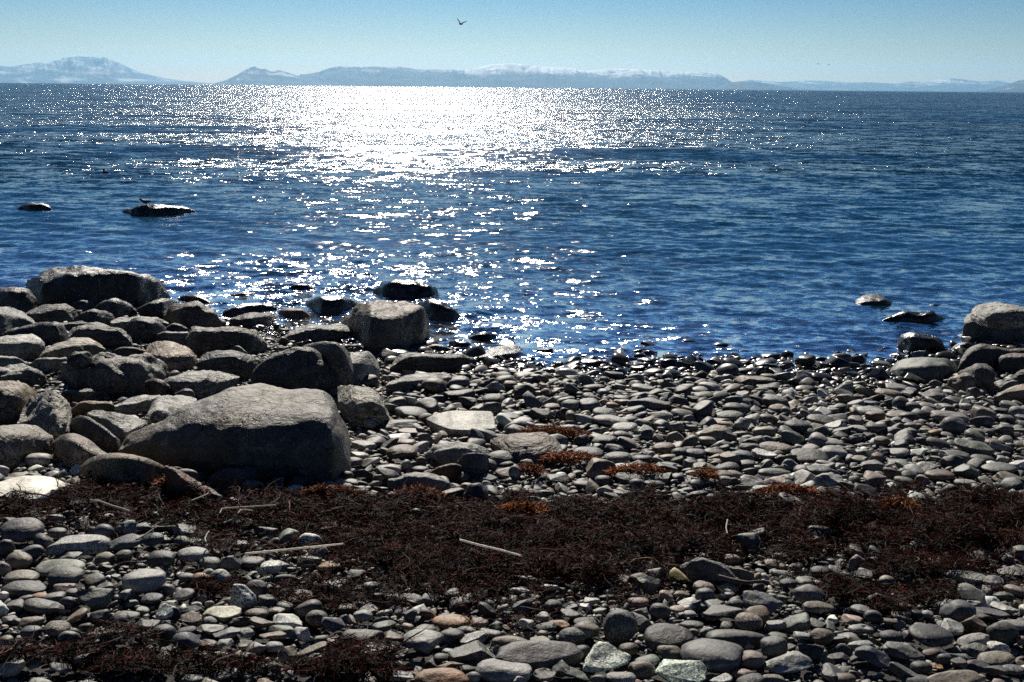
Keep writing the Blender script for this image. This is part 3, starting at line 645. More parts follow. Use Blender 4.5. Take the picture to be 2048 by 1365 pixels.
R('G', '1870,855 1930,820 1990,790 2100,780', '1870,858 1930,840 1990,822 2100,815', '1870,872 2000,870 2100,872', (.25, .2, .165), 'pinkish-brown sloping rock at the right edge of the cobbles', 'the pinkish-brown sloping rock', lump=1.3)
R('G', '1290,590 1330,520 1390,490 1450,500 1520,520 1580,570 1640,605', None, '1290,602 1400,628 1640,618', 'd', 'dark ragged boulder in the shallows behind the oblong speckled boulder', 'the dark ragged boulder', wet=.8, lump=1.8, group=GL)
R('G', '1620,580 1660,545 1720,535 1760,570', None, '1620,602 1700,612 1760,602', 'd', 'small dark rock at the left foot of the large squared boulder', wet=.5)
R('G', '135,1080 190,1045 240,1022 295,1025 370,1082', '135,1084 190,1066 240,1056 295,1058 370,1086', '135,1090 250,1098 370,1092', (.36, .33, .27), 'pale tan triangular stone lying flat among the grey cobbles', 'the pale tan triangular stone', lean=.7)
R('I', '85,995 140,965 190,953 260,957 300,985 310,1000', None, '85,1002 190,1013 310,1005', 'd', 'rounded black rock alone in the sea on the left', 'the rounded black sea rock', wet=.8, group=GL)
R('I', '700,1010 740,990 820,970 900,967 1000,972 1100,985 1160,1010', None, '700,1018 760,1037 900,1047 1050,1032 1160,1016', (.06, .055, .045), 'low wet rock in the sea with a bird on it', 'the bird rock', wet=.9, group=GL)
R('Z', '525,485 700,400 830,310 950,310 1150,390 1350,460 1600,720', '525,495 700,425 830,345 930,350 1100,415 1300,490 1600,725', '525,500 700,610 900,645 1300,690 1600,740', (.16, .165, .17), 'dark angular wedge-shaped rock at the lower edge of the seaweed band', 'the angular wedge rock', lump=1.0, soft=1, lean=.3)
R('Z', '1300,470 1500,480 1750,540 1860,610', None, '1300,605 1600,655 1750,665 1860,622', 't', 'brownish-grey slab right against the angular wedge rock')
# ---------------------------------------------------------------- unit stone shapes
_ICO = {}


def ico(sub):
    if sub not in _ICO:
        b = bmesh.new(); bmesh.ops.create_icosphere(b, subdivisions=sub, radius=1.0)
        v = np.array([x.co[:] for x in b.verts]); f = np.array([[x.index for x in g.verts] for g in b.faces]); b.free()
        _ICO[sub] = (v / np.linalg.norm(v, axis=1)[:, None], f)
    return _ICO[sub]


def stone_shape(rng, kind, sub):
    """kind r: sea-rounded, f: flat, a: angular.  Returns vertices that just fill the box -1..1."""
    v, f = ico(sub); v = v.copy()
    e = {'r': rng.uniform(0.80, 1.0), 'f': rng.uniform(0.62, 0.85), 'a': rng.uniform(0.6, 0.9)}[kind]
    v = np.sign(v) * np.abs(v) ** e
    ncut = {'r': rng.integers(2, 5), 'f': rng.integers(4, 8), 'a': rng.integers(7, 13)}[kind]
    sharp = {'r': 8, 'f': 18, 'a': 38}[kind]
    for _ in range(ncut):
        n = rng.normal(size=3); n /= np.linalg.norm(n)
        if kind == 'f' and rng.random() < 0.6: n[2] *= 0.25; n /= np.linalg.norm(n)
        o = {'r': rng.uniform(0.72, 0.95), 'f': rng.uniform(0.6, 0.9), 'a': rng.uniform(0.42, 0.8)}[kind]
        d = v @ n - o
        v = v - (np.logaddexp(0, d * sharp) / sharp)[:, None] * n
    sd = rng.uniform(0, 90, 3)
    v = v * (1 + {'r': 0.05, 'f': 0.07, 'a': 0.10}[kind] * fbm(v * 1.5 + sd, 3))[:, None]
    if sub >= 3: v = v * (1 + {'r': 0.007, 'f': 0.012, 'a': 0.022}[kind] * fbm(v * 5 + sd, 4))[:, None]
    lo, hi = v.min(0), v.max(0)
    return (v - (lo + hi) / 2) / ((hi - lo) / 2), f


def rot_z(a): return np.array([[math.cos(a), -math.sin(a), 0], [math.sin(a), math.cos(a), 0], [0, 0, 1]])
def rot_y(a): return np.array([[math.cos(a), 0, math.sin(a)], [0, 1, 0], [-math.sin(a), 0, math.cos(a)]])
def rot_x(a): return np.array([[1, 0, 0], [0, math.cos(a), -math.sin(a)], [0, math.sin(a), math.cos(a)]])


# ---------------------------------------------------------------- the stones one can point at: crop, then x0,y0,x1,y1,kind,colour[,tilt]
STONES = {
 'K1': """600,25,960,215,r,g;90,65,420,210,r,t;75,195,500,330,r,d;1460,55,1910,310,r,p;1125,190,1345,320,a,g;1375,280,1525,405,a,p;630,215,860,310,a,k;765,275,900,350,r,g;
 900,265,1270,490,a,v;365,320,540,385,r,o;230,345,370,410,r,g;300,405,650,530,f,g,8;720,370,870,500,r,b;610,360,720,430,r,t;870,370,1010,460,a,k;790,510,1025,650,f,k,-32;600,445,770,550,a,g;
 980,560,1110,620,r,g;1060,525,1270,650,a,d;1285,560,1500,690,a,g;1370,540,1620,630,f,v;1560,620,1850,750,a,g;1880,620,2010,690,a,p;1840,470,2060,640,a,w;1780,700,2040,880,r,d;1900,215,2040,340,r,g;
 525,660,795,820,r,t;265,715,470,835,r,b;800,735,920,820,r,n;930,670,1080,770,r,d;1045,770,1430,880,f,k;975,845,1235,940,a,d;1230,855,1340,940,a,w;1430,780,1610,900,a,g;1580,810,1720,920,a,p;
 170,910,410,1060,r,b;0,965,165,1100,r,d;1125,940,1360,1060,a,w;1510,955,1780,1080,a,t;610,1120,830,1270,a,g,28;30,1100,300,1270,a,p;240,1075,480,1180,a,p;250,615,510,690,f,t;0,830,150,940,r,t;1650,330,1900,430,r,b;0,310,95,380,f,w""",
 'L1': """40,240,490,460,r,g;570,330,770,440,r,g;370,415,590,580,a,d;600,440,1240,620,f,p;1100,290,1325,450,r,b;1370,250,1590,410,a,p;1185,450,1640,580,f,b,-10;1670,395,1910,540,r,b;85,620,360,780,r,t;
 0,480,150,640,r,d;-20,740,115,890,r,k;1180,170,1340,280,a,p;1740,605,2048,800,r,d;1365,590,1540,690,r,v;680,590,950,700,a,g;550,565,690,650,r,p;430,715,980,880,r,p""",
 'L2': """30,270,290,440,a,p;80,550,450,720,r,p;350,675,590,820,r,g;590,640,830,840,a,g;820,665,1100,790,r,d;1060,725,1305,860,f,w;1720,725,1970,820,f,o;1070,115,1360,215,f,p;735,475,930,560,r,p;1670,925,2048,1090,a,w""",
 'K2': """265,80,490,240,r,o;480,45,700,240,r,w;95,85,285,190,r,g;40,280,275,390,r,g;705,215,995,490,a,w;890,180,1135,370,r,d;1020,335,1270,470,a,d;1400,300,1680,440,a,g;1475,400,1770,600,r,d;1595,530,1840,720,r,n;
 1790,565,2048,790,a,b,25;395,480,830,640,f,c;660,580,940,690,a,n;885,495,1145,610,r,n;955,590,1215,770,a,n;1230,580,1520,720,a,w,12;1250,420,1445,520,r,v;130,545,400,700,a,n;355,600,550,700,a,g;0,490,120,640,r,d;40,780,335,970,r,b;
 360,695,620,800,f,p;510,740,820,870,a,g;770,730,990,830,f,p;1090,710,1490,810,f,v;1050,760,1350,880,a,k;1370,770,1540,850,r,g;1455,720,1660,880,a,w;560,860,730,950,a,p;305,870,550,960,a,n;800,920,910,980,r,t;920,895,1150,1020,a,p;
 1125,890,1320,1000,r,p;1265,955,1500,1130,a,t;1520,915,1820,1040,f,t,-20;1600,1035,1830,1130,r,g;740,985,1010,1150,a,t;490,1210,760,1330,f,b,-15;1115,1120,1290,1220,a,g;1180,490,1340,570,f,k;120,470,390,550,a,d;90,720,300,800,r,d;
 1690,810,1850,900,r,g;1830,820,2048,940,a,k""",
 'K3': """260,185,455,290,r,p;70,45,310,160,f,d;515,315,700,420,a,p;690,340,970,440,a,g;230,450,450,570,a,g;165,515,380,640,r,p;390,650,660,760,f,v;725,515,900,680,a,b;930,490,1120,610,a,n;1080,575,1520,740,r,o;1605,410,1840,620,a,d;
 1845,430,1970,560,f,p,-30;1525,605,1735,710,r,k;860,685,1120,810,r,g;1165,740,1450,900,r,d;750,765,1200,1030,a,p;510,770,745,880,a,n;30,780,510,920,f,d;740,800,900,880,r,w;1410,775,1740,940,a,p;1630,735,1880,830,f,p;1360,700,1590,790,r,v;
 40,910,600,1090,r,w;1270,880,1860,1120,a,g;1095,1025,1270,1120,r,g;1095,1115,1450,1230,a,n;890,1220,1500,1420,r,o;1480,1245,1640,1380,r,p;590,1230,865,1340,a,p;490,930,650,1010,a,k;720,670,860,750,f,k;0,570,95,700,a,b""",
 'K4': """-205,830,230,950,r,t;-390,1100,245,1350,r,p;-180,945,870,1210,f,g;230,1040,490,1220,r,n,-35;480,1140,690,1300,a,d;275,1215,530,1370,a,g;0,1270,200,1400,a,p;570,730,870,930,r,g;745,600,1060,740,r,d;735,650,1045,850,r,t;
 1100,540,1470,915,r,g;850,920,1400,1250,a,m;1580,690,2130,1000,r,d;1725,920,2020,1090,r,t;1710,1095,2290,1350,a,m;1130,1235,1470,1380,r,p;945,1260,1120,1380,a,g;1390,85,1640,240,r,n;1475,120,1750,360,a,g;1380,360,1620,490,r,k;
 1640,440,1880,610,r,g;1400,485,1610,600,a,g;1165,495,1330,580,r,p;1280,905,1510,1040,r,n;745,935,940,1060,r,d;480,635,700,750,a,o;95,620,285,740,a,w;310,550,460,650,a,p;400,400,610,540,r,d;20,405,265,560,a,b;865,370,1050,450,a,p;
 35,120,330,190,f,p;360,220,560,280,f,w;0,280,245,320,f,w;235,825,480,940,a,t;325,760,450,840,r,t;1870,470,2048,550,r,k;590,510,820,630,a,g;310,660,540,770,a,d;1890,290,2100,360,f,t;1740,300,1910,420,a,k;1470,1050,1750,1180,r,v;610,1200,940,1330,f,v,18""",
 'K5': """30,865,705,1220,r,g;680,995,980,1190,r,k;940,835,1265,1050,r,g;325,760,990,930,r,d;650,560,960,750,r,k;740,310,1195,570,a,b;280,470,720,650,a,d;1195,560,1500,790,f,v,-32;1340,220,1660,430,r,g;1355,130,1570,230,r,p;1650,265,1915,350,f,w;
 1160,150,1360,260,r,d;1740,15,1930,130,r,p,25;1530,15,1745,130,r,d;1440,430,1800,530,r,t;990,1035,1510,1230,a,p,-10;980,1135,1115,1210,a,c;1380,900,1660,1120,a,d;1530,740,1790,900,r,n;1335,780,1540,860,f,p;180,270,390,450,r,g;0,395,195,500,f,w,-12;
 45,525,190,600,r,p;185,420,380,510,a,g;540,385,740,520,r,g;510,310,620,380,r,p;150,180,400,310,r,k;660,1270,980,1420,r,d;355,1275,610,1410,a,p;960,1280,1210,1370,f,t;1640,1160,1940,1390,a,g,30;1805,1260,2040,1410,r,n;1620,1050,1800,1170,a,t;
 0,640,270,740,r,d;740,880,860,960,a,w;1040,780,1250,870,r,g;1000,630,1240,780,a,p;230,740,350,840,r,g;105,740,220,820,r,t""",
 'K6': """1285,225,1570,415,a,w;1100,410,1450,640,r,b;1100,395,1250,460,r,p;1310,380,1500,490,a,p,-25;225,325,515,500,a,g;30,455,250,560,r,p;185,525,380,660,r,d;550,450,775,510,f,p;500,530,720,620,f,t;720,520,860,600,r,d;850,530,980,610,r,p;
 705,700,1190,920,r,d;370,760,620,900,r,d;1030,655,1340,790,a,p;1330,605,1620,800,a,n;1630,665,1950,890,r,d;1290,830,1640,930,f,p,-8;1640,890,1850,1020,a,w;1340,935,1630,1040,f,g;1525,1015,1910,1160,r,t;430,920,850,1080,a,g;85,950,470,1180,a,b;
 0,885,300,970,f,p;500,1145,800,1370,a,g,25;740,1120,960,1260,r,d;640,1280,960,1410,r,d;900,1290,1520,1440,f,t;870,980,1060,1050,r,n;1040,1035,1190,1140,r,b;1180,1085,1370,1200,a,g;930,1145,1085,1210,a,o;1800,1170,2048,1260,r,g;1490,1275,1600,1340,r,k;
 1390,1130,1690,1240,a,d;1600,1170,1830,1290,a,d;340,115,515,220,r,t;770,50,1010,170,a,g;1160,90,1600,190,f,p;1550,130,1810,220,f,p;1010,290,1250,380,r,g;1690,440,1960,570,a,p;1470,490,1830,640,a,d;375,620,565,680,f,k;0,690,180,780,r,p;1760,660,2090,740,f,p;
 640,-5,860,70,f,t;50,50,265,150,a,g;1780,10,2048,120,a,g;1960,830,2090,920,r,k""",
 'M1': """955,95,1255,280,r,n;1180,215,1590,370,a,d;1250,75,1520,210,r,g;1660,285,1930,390,r,d;1670,365,1890,570,a,d;1385,320,1600,430,a,d;505,575,910,690,a,g;640,670,930,770,a,n;920,740,1080,890,a,g;640,810,890,920,f,k;110,840,430,930,f,p;460,800,700,930,f,d,-30;
 540,880,920,1060,a,n;1720,950,2048,1110,r,g;1815,1140,2130,1270,r,t;1800,1060,2030,1130,r,g;430,1080,720,1210,a,p;700,1050,840,1170,r,p;890,1015,1010,1110,r,n;1010,1005,1260,1100,r,d;840,1120,1040,1200,r,d;1360,1200,1520,1300,a,g;160,1135,390,1270,a,d;
 380,1215,520,1310,r,n;0,1185,165,1300,r,g;60,1280,230,1340,r,v;230,1005,465,1150,a,p,-20;40,1020,270,1130,r,g;225,60,450,200,r,d;565,430,760,490,f,p;640,455,1030,560,r,d;140,540,340,640,r,g;280,575,425,690,a,p;540,120,860,200,a,p;1700,110,1940,260,a,p;1900,130,2080,230,r,n""",
 'M2': """345,215,520,330,a,n;600,345,840,490,r,v;800,345,1060,490,r,b;965,455,1250,560,r,v;970,525,1390,650,r,p;235,460,500,600,a,d;1120,380,1270,450,r,o;1190,620,1490,730,r,p;1520,690,1680,800,a,g;740,760,910,890,a,d;960,770,1260,910,r,d;740,905,1090,1020,r,b;
 1090,955,1430,1100,r,g;870,1060,1250,1270,a,t;1190,1085,1440,1190,r,w;1230,1200,1610,1330,r,d;1420,985,1670,1090,r,d;1650,1080,1960,1230,a,g;1680,1015,1800,1090,f,p,20;1660,850,1940,980,r,n;400,1210,700,1320,a,d;530,1200,660,1270,r,w;-20,1120,130,1290,r,p;
 1570,1285,1800,1370,r,d;740,1300,1000,1380,r,g;20,180,330,260,a,t;850,160,1110,240,r,d;1420,170,1700,240,f,p;1590,215,1820,310,a,d;1370,330,1880,440,a,g;1270,815,1430,890,r,k;1100,870,1340,990,a,g;1890,910,2090,1020,r,b;1840,610,2060,760,a,g;0,490,160,550,r,p;0,560,260,640,r,p""",
 'M3': """380,580,620,660,r,k;620,560,830,720,a,p;215,780,420,880,r,t;40,920,300,1030,r,b;280,915,520,1000,r,n;600,950,850,1080,r,b;845,940,1125,1060,a,w;400,1080,690,1210,r,d;690,1060,870,1140,r,g;930,840,1320,980,r,t;680,850,930,960,a,d;1310,940,1720,1090,r,d;
 1650,895,1950,1040,r,p;1660,815,1900,900,f,p;1700,590,1960,690,a,p;1220,590,1540,740,r,d;1490,530,1800,640,r,g;1395,460,1555,580,f,k,35;500,390,750,520,r,d;960,300,1260,430,r,g;400,490,740,580,r,v;640,80,1110,180,f,n;940,40,1140,120,r,t;130,200,340,270,r,p;
 165,255,410,340,r,d;380,65,520,150,r,g;720,1240,1020,1370,a,p;985,1250,1230,1350,a,k;920,1165,1260,1240,r,v;1590,1215,1900,1370,a,p;1600,1055,1800,1130,r,p;395,1180,620,1290,r,n;450,1245,600,1340,r,p;110,1280,290,1370,r,g;440,240,570,330,a,t;
 1500,35,1750,110,r,n;900,160,1190,240,a,d;1840,280,2048,400,a,t;1770,400,1950,490,r,g;630,320,840,390,r,g;1470,1120,1760,1220,r,d""",
 'M4': """310,225,590,340,r,t;520,320,700,480,r,g;665,375,850,500,r,b;850,225,1150,360,a,g;1090,560,1350,740,r,g;100,435,390,520,r,p;1280,830,1690,1010,a,v;970,515,1400,590,f,p;435,175,690,260,f,p;300,780,470,890,r,t;1110,950,1410,1070,a,v;800,1080,1060,1190,a,p;
 130,1065,400,1180,a,g;580,1155,740,1240,r,v;900,1170,1210,1290,r,n;130,1195,440,1370,a,k;400,1140,600,1270,a,n;760,1245,930,1370,a,k;540,1255,750,1350,r,g;1250,1280,1490,1370,r,p;1720,1210,2030,1310,a,t;1580,1090,1930,1210,r,g;1890,1050,2100,1170,a,w;
 1570,1070,1730,1140,r,w;1700,640,1900,780,a,d;1600,810,1810,890,r,n;0,650,225,740,a,p;190,620,440,740,r,d;465,620,640,720,a,g;470,920,700,1010,a,p;30,1010,230,1080,r,t;265,985,390,1060,r,k;1890,435,2090,550,r,p;440,490,670,560,r,t;1140,320,1370,400,r,d;
 820,390,1010,480,r,k;930,700,1060,760,r,o;0,290,160,380,r,t;740,460,940,570,a,d""",
}
# stones that other labels refer to, by crop and corner, with labels of their own
NAMED = {
 ('K1', 1460, 55): ('large pale rounded stone with a dark underside, left edge of the seaweed', 'the large pale rounded stone'),
 ('K1', 600, 25): ('smooth dome-shaped grey stone lying against a long pale stone', 'the smooth dome-shaped stone'),
 ('L1', 40, 240): ('big oval grey stone just below the flat white stone', 'the big oval grey stone'),
 ('L1', 600, 440): ('broad flat pale slab among rounded stones, below the pale twig', 'the broad flat pale slab'),
 ('L1', 430, 715): ('long pale stone with a level top, behind the smooth dome-shaped stone', None),
 ('K2', 265, 80): ('stone stained yellow-orange, between grey and white neighbours', 'the yellow-stained stone'),
 ('K2', 480, 45): ('white rounded stone touching the yellow-stained stone', None),
 ('K2', 705, 215): ('pointed white-and-grey mottled stone standing upright', 'the pointed mottled stone'),
 ('K2', 395, 480): ('broad cream-coloured slab with a jagged edge', 'the cream jagged slab'),
 ('K2', 1265, 955): ('square tan block with a flat lit top, beside dark seaweed', 'the square tan block'),
 ('L2', 1060, 725): ('white disc-topped flat stone just below the jointed white stalk', 'the white disc-topped stone'),
 ('L2', 1720, 725): ('orange-brown flat stone lying in the dark seaweed', 'the orange-brown flat stone'),
 ('L2', 1670, 925): ('white low-peaked stone at the lower fringe of the seaweed', 'the white low-peaked stone'),
 ('K3', 1080, 575): ('rust-orange lens-shaped stone with a dark underside', 'the rust lens-shaped stone'),
 ('K3', 750, 765): ('big pale angular stone, tilted, with a rough face', 'the big pale tilted stone'),
 ('K3', 890, 1220): ('rust-brown oval stone cut by the bottom edge', 'the rust-brown oval stone'),
 ('K3', 1480, 1245): ('small pale egg-shaped stone beside the rust-brown oval stone', None),
 ('K3', 1605, 410): ('dark pyramid-shaped stone with a white chip beside it', 'the dark pyramid stone'),
 ('K3', 40, 910): ('white speckled stone on the edge of a seaweed patch', 'the white speckled stone'),
 ('K4', -390, 1100): ('large pale flat-topped stone right of the small pale egg stone', 'the large pale flat-topped stone'),
 ('K4', -180, 945): ('long low grey slab stretching to the greenish block', 'the long low grey slab'),
 ('K4', 850, 920): ('greenish-white granite block with a bright speckled top', 'the greenish granite block'),
 ('K4', 1100, 540): ('tall egg-shaped grey stone standing on end', 'the standing egg-shaped stone'),
 ('K4', 1580, 690): ('dark speckled rounded stone right of the standing egg-shaped stone', 'the dark speckled round stone'),
 ('K4', 1710, 1095): ('pale greenish wedge-shaped stone by the bottom edge, left of the biggest oval cobble', 'the pale wedge stone'),
 ('K4', 1475, 120): ('square-shouldered grey stone leaning to the right, below the shell fragment', 'the square-shouldered stone'),
 ('K4', 570, 730): ('round grey ball-like stone left of the standing egg-shaped stone', 'the round ball-like stone'),
 ('K4', 480, 635): ('small salmon-orange stone with a chipped top', 'the salmon-orange stone'),
 ('K5', 30, 865): ('biggest smooth oval cobble of the foreground, grey with a soft ridge', 'the biggest oval cobble'),
 ('K5', 940, 835): ('smooth banded egg-like stone, light above and dark below', 'the banded egg-like stone'),
 ('K5', 740, 310): ('dark blue-grey angular stone shaped like a broken tooth', 'the broken-tooth stone'),
 ('K5', 650, 560): ('glittering speckled pinkish stone', 'the glittering speckled stone'),
 ('K5', 1340, 220): ('round-shouldered dark stone carrying a pale stone on its back', 'the round-shouldered stone'),
 ('K6', 1285, 225): ('translucent white quartz stone, brightest stone of the right foreground', 'the white quartz stone'),
 ('K6', 85, 950): ('blue-grey block with streaked vertical bands', 'the streaked blue-grey block'),
 ('K6', 705, 700): ('large dark oval stone in the right foreground', 'the large dark oval stone'),
 ('K6', 900, 1290): ('wide pale tan stone cut by the bottom edge on the right', 'the wide pale tan stone'),
 ('K6', 1330, 605): ('mustard-brown angular stone a little below the white quartz stone', 'the mustard-brown stone'),
 ('K6', 930, 1145): ('small bright orange-tan stone below the large dark oval stone', 'the small orange-tan stone'),
 ('K6', 225, 325): ('many-sided grey stone with a pale lit facet, in the seaweed patch', 'the many-sided grey stone'),
 ('M1', 955, 95): ('round brown stone like a loaf, below the flat sunlit slab', 'the round brown loaf stone'),
 ('M3', 620, 560): ('pale dome stone just right of the pinkish stone behind the tan triangular stone', 'the pale dome stone'),
 ('M3', 600, 950): ('blue-grey ribbed stone beside a split white stone', 'the blue-grey ribbed stone'),
 ('M3', 845, 940): ('white stone split by a dark crack', 'the split white stone'),
 ('M3', 1395, 460): ('small pinkish stone standing on its corner', 'the pinkish corner-standing stone'),
 ('M3', 1590, 1215): ('pale squared stone with a sharp lit top edge at the upper edge of the seaweed', 'the pale squared stone'),
 ('M4', 1090, 560): ('pear-shaped grey stone leaning to the right', 'the pear-shaped stone'),
 ('M4', 1280, 830): ('pale green wedge stone with a large shaded face', 'the pale green wedge stone'),
 ('M4', 310, 225): ('rounded tan stone near the waterline, below the oblong speckled boulder', 'the rounded tan stone'),
 ('M2', 740, 905): ('dark blue-grey brick-shaped stone right of the banded brown slab', 'the brick-shaped stone'),
 ('M2', 870, 1060): ('pale tan peaked stone below the brick-shaped stone', 'the pale tan peaked stone'),
 ('M2', 970, 525): ('pale layered stone lying in front of a green-grey dome', 'the pale layered stone'),
 ('M2', 1230, 1200): ('broad dark stone with an orange tuft behind it', 'the broad dark stone'),
}
_SR = np.random.default_rng(21)
traced = []
for crop, s in STONES.items():
    for it in s.replace('\n', '').split(';'):
        p = it.strip().split(',')
        x0, y0, x1, y1 = map(float, p[:4])
        (a, b), (c, d) = crop_px(crop, (x0, y0)), crop_px(crop, (x1, y1))
        traced.append(dict(key=(crop, int(x0), int(y0)), x=(a + c) / 2, y=(b + d) / 2, w=c - a, h=d - b, kind=p[4], tint=p[5], tilt=float(p[6]) if len(p) > 6 else _SR.uniform(-6, 6)))
# drop what was read twice from overlapping crops
keep = []
for t in traced:
    if any(abs(t['x'] - o['x']) < 0.3 * min(t['w'], o['w']) and abs(t['y'] - o['y']) < 0.35 * min(t['h'], o['h']) for o in keep): continue
    keep.append(t)
traced = keep
TX, TY = np.array([t['x'] for t in traced]), np.array([t['y'] for t in traced])
GG = ground_hit(TX, TY + 0.3 * np.array([t['h'] for t in traced]), 0.02)
for t, g in zip(traced, GG):
    t['named'] = NAMED.get(t['key'])
    sl = math.dist(g, CAM); W = t['w'] / F_PX * sl; Hh = t['h'] / F_PX * sl
    dep = math.asin((EYE - g[2]) / sl)
    a = W / 2 * (1.0 if abs(t['tilt']) < 12 else 1.12); b = min(0.8 * a, 0.8 * (Hh / 2) / math.sin(dep))
    c = math.sqrt(max((Hh / 2) ** 2 - (b * math.sin(dep)) ** 2, (0.22 * a) ** 2)) / math.cos(dep)
    if abs(t['tilt']) > 12: c *= 0.62
    t['abc'] = np.array([a, b, c])
CC = ground_hit(TX, TY, 0.02 + 0.62 * np.array([t['abc'][2] for t in traced]))
for t, c in zip(traced, CC): t['c'] = c
traced.sort(key=lambda t: -(t['named'] is not None) * 1e6 - t['w'] * t['h'])
N_KEEP = 298
print('traced stones', len(traced))


def place_stone(rng, kind, abc, tilt, sub, yaw=None):
    v, f = stone_shape(rng, kind, sub)
    v = v * abc
    R = rot_y(math.radians(tilt)) @ rot_x(rng.uniform(-0.12, 0.12)) @ rot_z(rng.uniform(-0.25, 0.25) if yaw is None else yaw)
    return v @ R.T, f


def jitter(rng, code, amt=0.13):
    c = np.array(TINT[code]); return np.clip(c * rng.uniform(1 - amt, 1 + amt) * (1 + rng.normal(0, 0.025, 3)), 0.01, 0.75)


for t in traced[:N_KEEP]:
    if t['named'] and t['named'][1]: LAND.append((t['named'][1], t['x'], t['y'], t['w']))

# automatic labels: look, then where it lies against something that can be found
SIDE = lambda dx, dy: (('right of', 'left of')[dx < 0] if abs(dx) > 1.3 * abs(dy) else ('in front of', 'behind')[dy < 0])
SHAPE = {'r': 'rounded', 'f': 'flat', 'a': 'angular'}
ORD = ['', 'second ', 'third ', 'fourth ', 'fifth ', 'sixth ', 'seventh ', 'eighth ', 'ninth ', 'tenth ']
groups = {}
for t in traced[:N_KEEP]:
    if t['named']: continue
    best = min(LAND, key=lambda l: math.hypot((max(abs(t['x'] - l[1]) - l[3] * .4, 0)), 1.6 * (t['y'] - l[2])))
    shp = 'upright' if t['h'] > 1.0 * t['w'] else 'long' if t['w'] > 2.7 * t['h'] and t['kind'] != 'f' else 'tilted' if abs(t['tilt']) > 14 else SHAPE[t['kind']]
    side = SIDE(t['x'] - best[1], 1.6 * (t['y'] - best[2]))
    k = (WORD[t['tint']], shp, side, best[0])
    groups.setdefault(k, []).append((math.hypot(t['x'] - best[1], 1.6 * (t['y'] - best[2])), t))
for k, lst in groups.items():
    lst.sort(key=lambda q: q[0])
    for i, (d, t) in enumerate(lst):
        if len(lst) == 1: t['label'] = f"{k[1]} {k[0]} stone {k[2]} {k[3]}"
        elif i == 0: t['label'] = f"{k[1]} {k[0]} stone {k[2]} {k[3]}, nearest of its look"
        else: t['label'] = f"{ORD[i]}{k[1]} {k[0]} stone {k[2]} {k[3]}, counting away from it"
BANDED = {('K6', 85, 950), ('M3', 600, 950), ('K5', 990, 1035), ('K5', 940, 835), ('K3', 750, 765), ('M2', 970, 525), ('K2', 395, 480)}
SPECKS = {('K4', 1580, 690), ('K5', 650, 560), ('K4', 850, 920), ('K3', 40, 910), ('K2', 705, 215), ('M2', 960, 770), ('M2', 740, 760), ('K4', 1100, 540)}
for i, t in enumerate(traced[:N_KEEP]):
    rng = np.random.default_rng(1000 + i)
    v, f = place_stone(rng, t['kind'], t['abc'], t['tilt'], 4 if t['w'] > 44 else 3)
    wet = 1.0 if t['c'][2] < 0.03 else 0.0
    mt = MAT_BAND if t['key'] in BANDED else MAT_SPECK if t['key'] in SPECKS else [MAT_STONE, MAT_STONE, MAT_BAND, MAT_SPECK][rng.integers(4)]
    if t['key'] == ('K6', 1285, 225): mt = MAT_QUARTZ
    o = mesh_obj('beach_stone', v + t['c'], f, mt, loc=t['c'], attrs={'tint': np.tile(jitter(rng, t['tint'], .08), (len(v), 1)), 'wet': np.full(len(v), wet)})
    tag(o, t['named'][0] if t['named'] else t['label'], 'stone', 'loose stones on the beach')

# ---------------------------------------------------------------- everything smaller: the pebble bed, one mesh
PR = np.random.default_rng(33)
CELL = 0.03
GX0, GX1, GY0, GY1 = -8.5, 8.5, 1.6, 15.0
occ = np.zeros((int((GX1 - GX0) / CELL), int((GY1 - GY0) / CELL)), bool)


def fill_poly(poly):
    x0, y0 = poly.min(0); x1, y1 = poly.max(0)
    i = np.arange(max(0, int((x0 - GX0) / CELL)), min(occ.shape[0], int((x1 - GX0) / CELL) + 1))
    j = np.arange(max(0, int((y0 - GY0) / CELL)), min(occ.shape[1], int((y1 - GY0) / CELL) + 1))
    if not len(i) or not len(j): return
    X, Y = np.meshgrid(GX0 + (i + .5) * CELL, GY0 + (j + .5) * CELL, indexing='ij')
    ins = np.zeros(X.shape, bool); n = len(poly)
    for k in range(n):
        xa, ya = poly[k]; xb, yb = poly[(k + 1) % n]
        c = (ya > Y) != (yb > Y)
        if yb != ya: ins ^= c & (X < (xb - xa) * (Y - ya) / (yb - ya) + xa)
    occ[np.ix_(i, j)] |= ins


for p_ in BLOCK: fill_poly(p_)
placed_x, placed_y, placed_r = [], [], []
HASH = {}
HC = 0.25


def put(x, y, r):
    k = len(placed_x); placed_x.append(x); placed_y.append(y); placed_r.append(r)
    HASH.setdefault((int(x // HC), int(y // HC)), []).append(k)


def free(x, y, r, f):
    i, j = int(x // HC), int(y // HC)
    for a in (i - 1, i, i + 1):
        for b in (j - 1, j, j + 1):
            for k in HASH.get((a, b), ()):
                dx, dy = x - placed_x[k], (y - placed_y[k]) * 1.12
                if dx * dx + dy * dy < (f * (r + placed_r[k])) ** 2: return False
    return True


for t in traced[:N_KEEP]:
    a, b, c = t['abc']
    for s in (-0.5, 0.0, 0.5) if a > 1.3 * b else (0.0,):
        put(t['c'][0] + s * a, t['c'][1], b * (0.95 if a > 1.3 * b else 1.1))


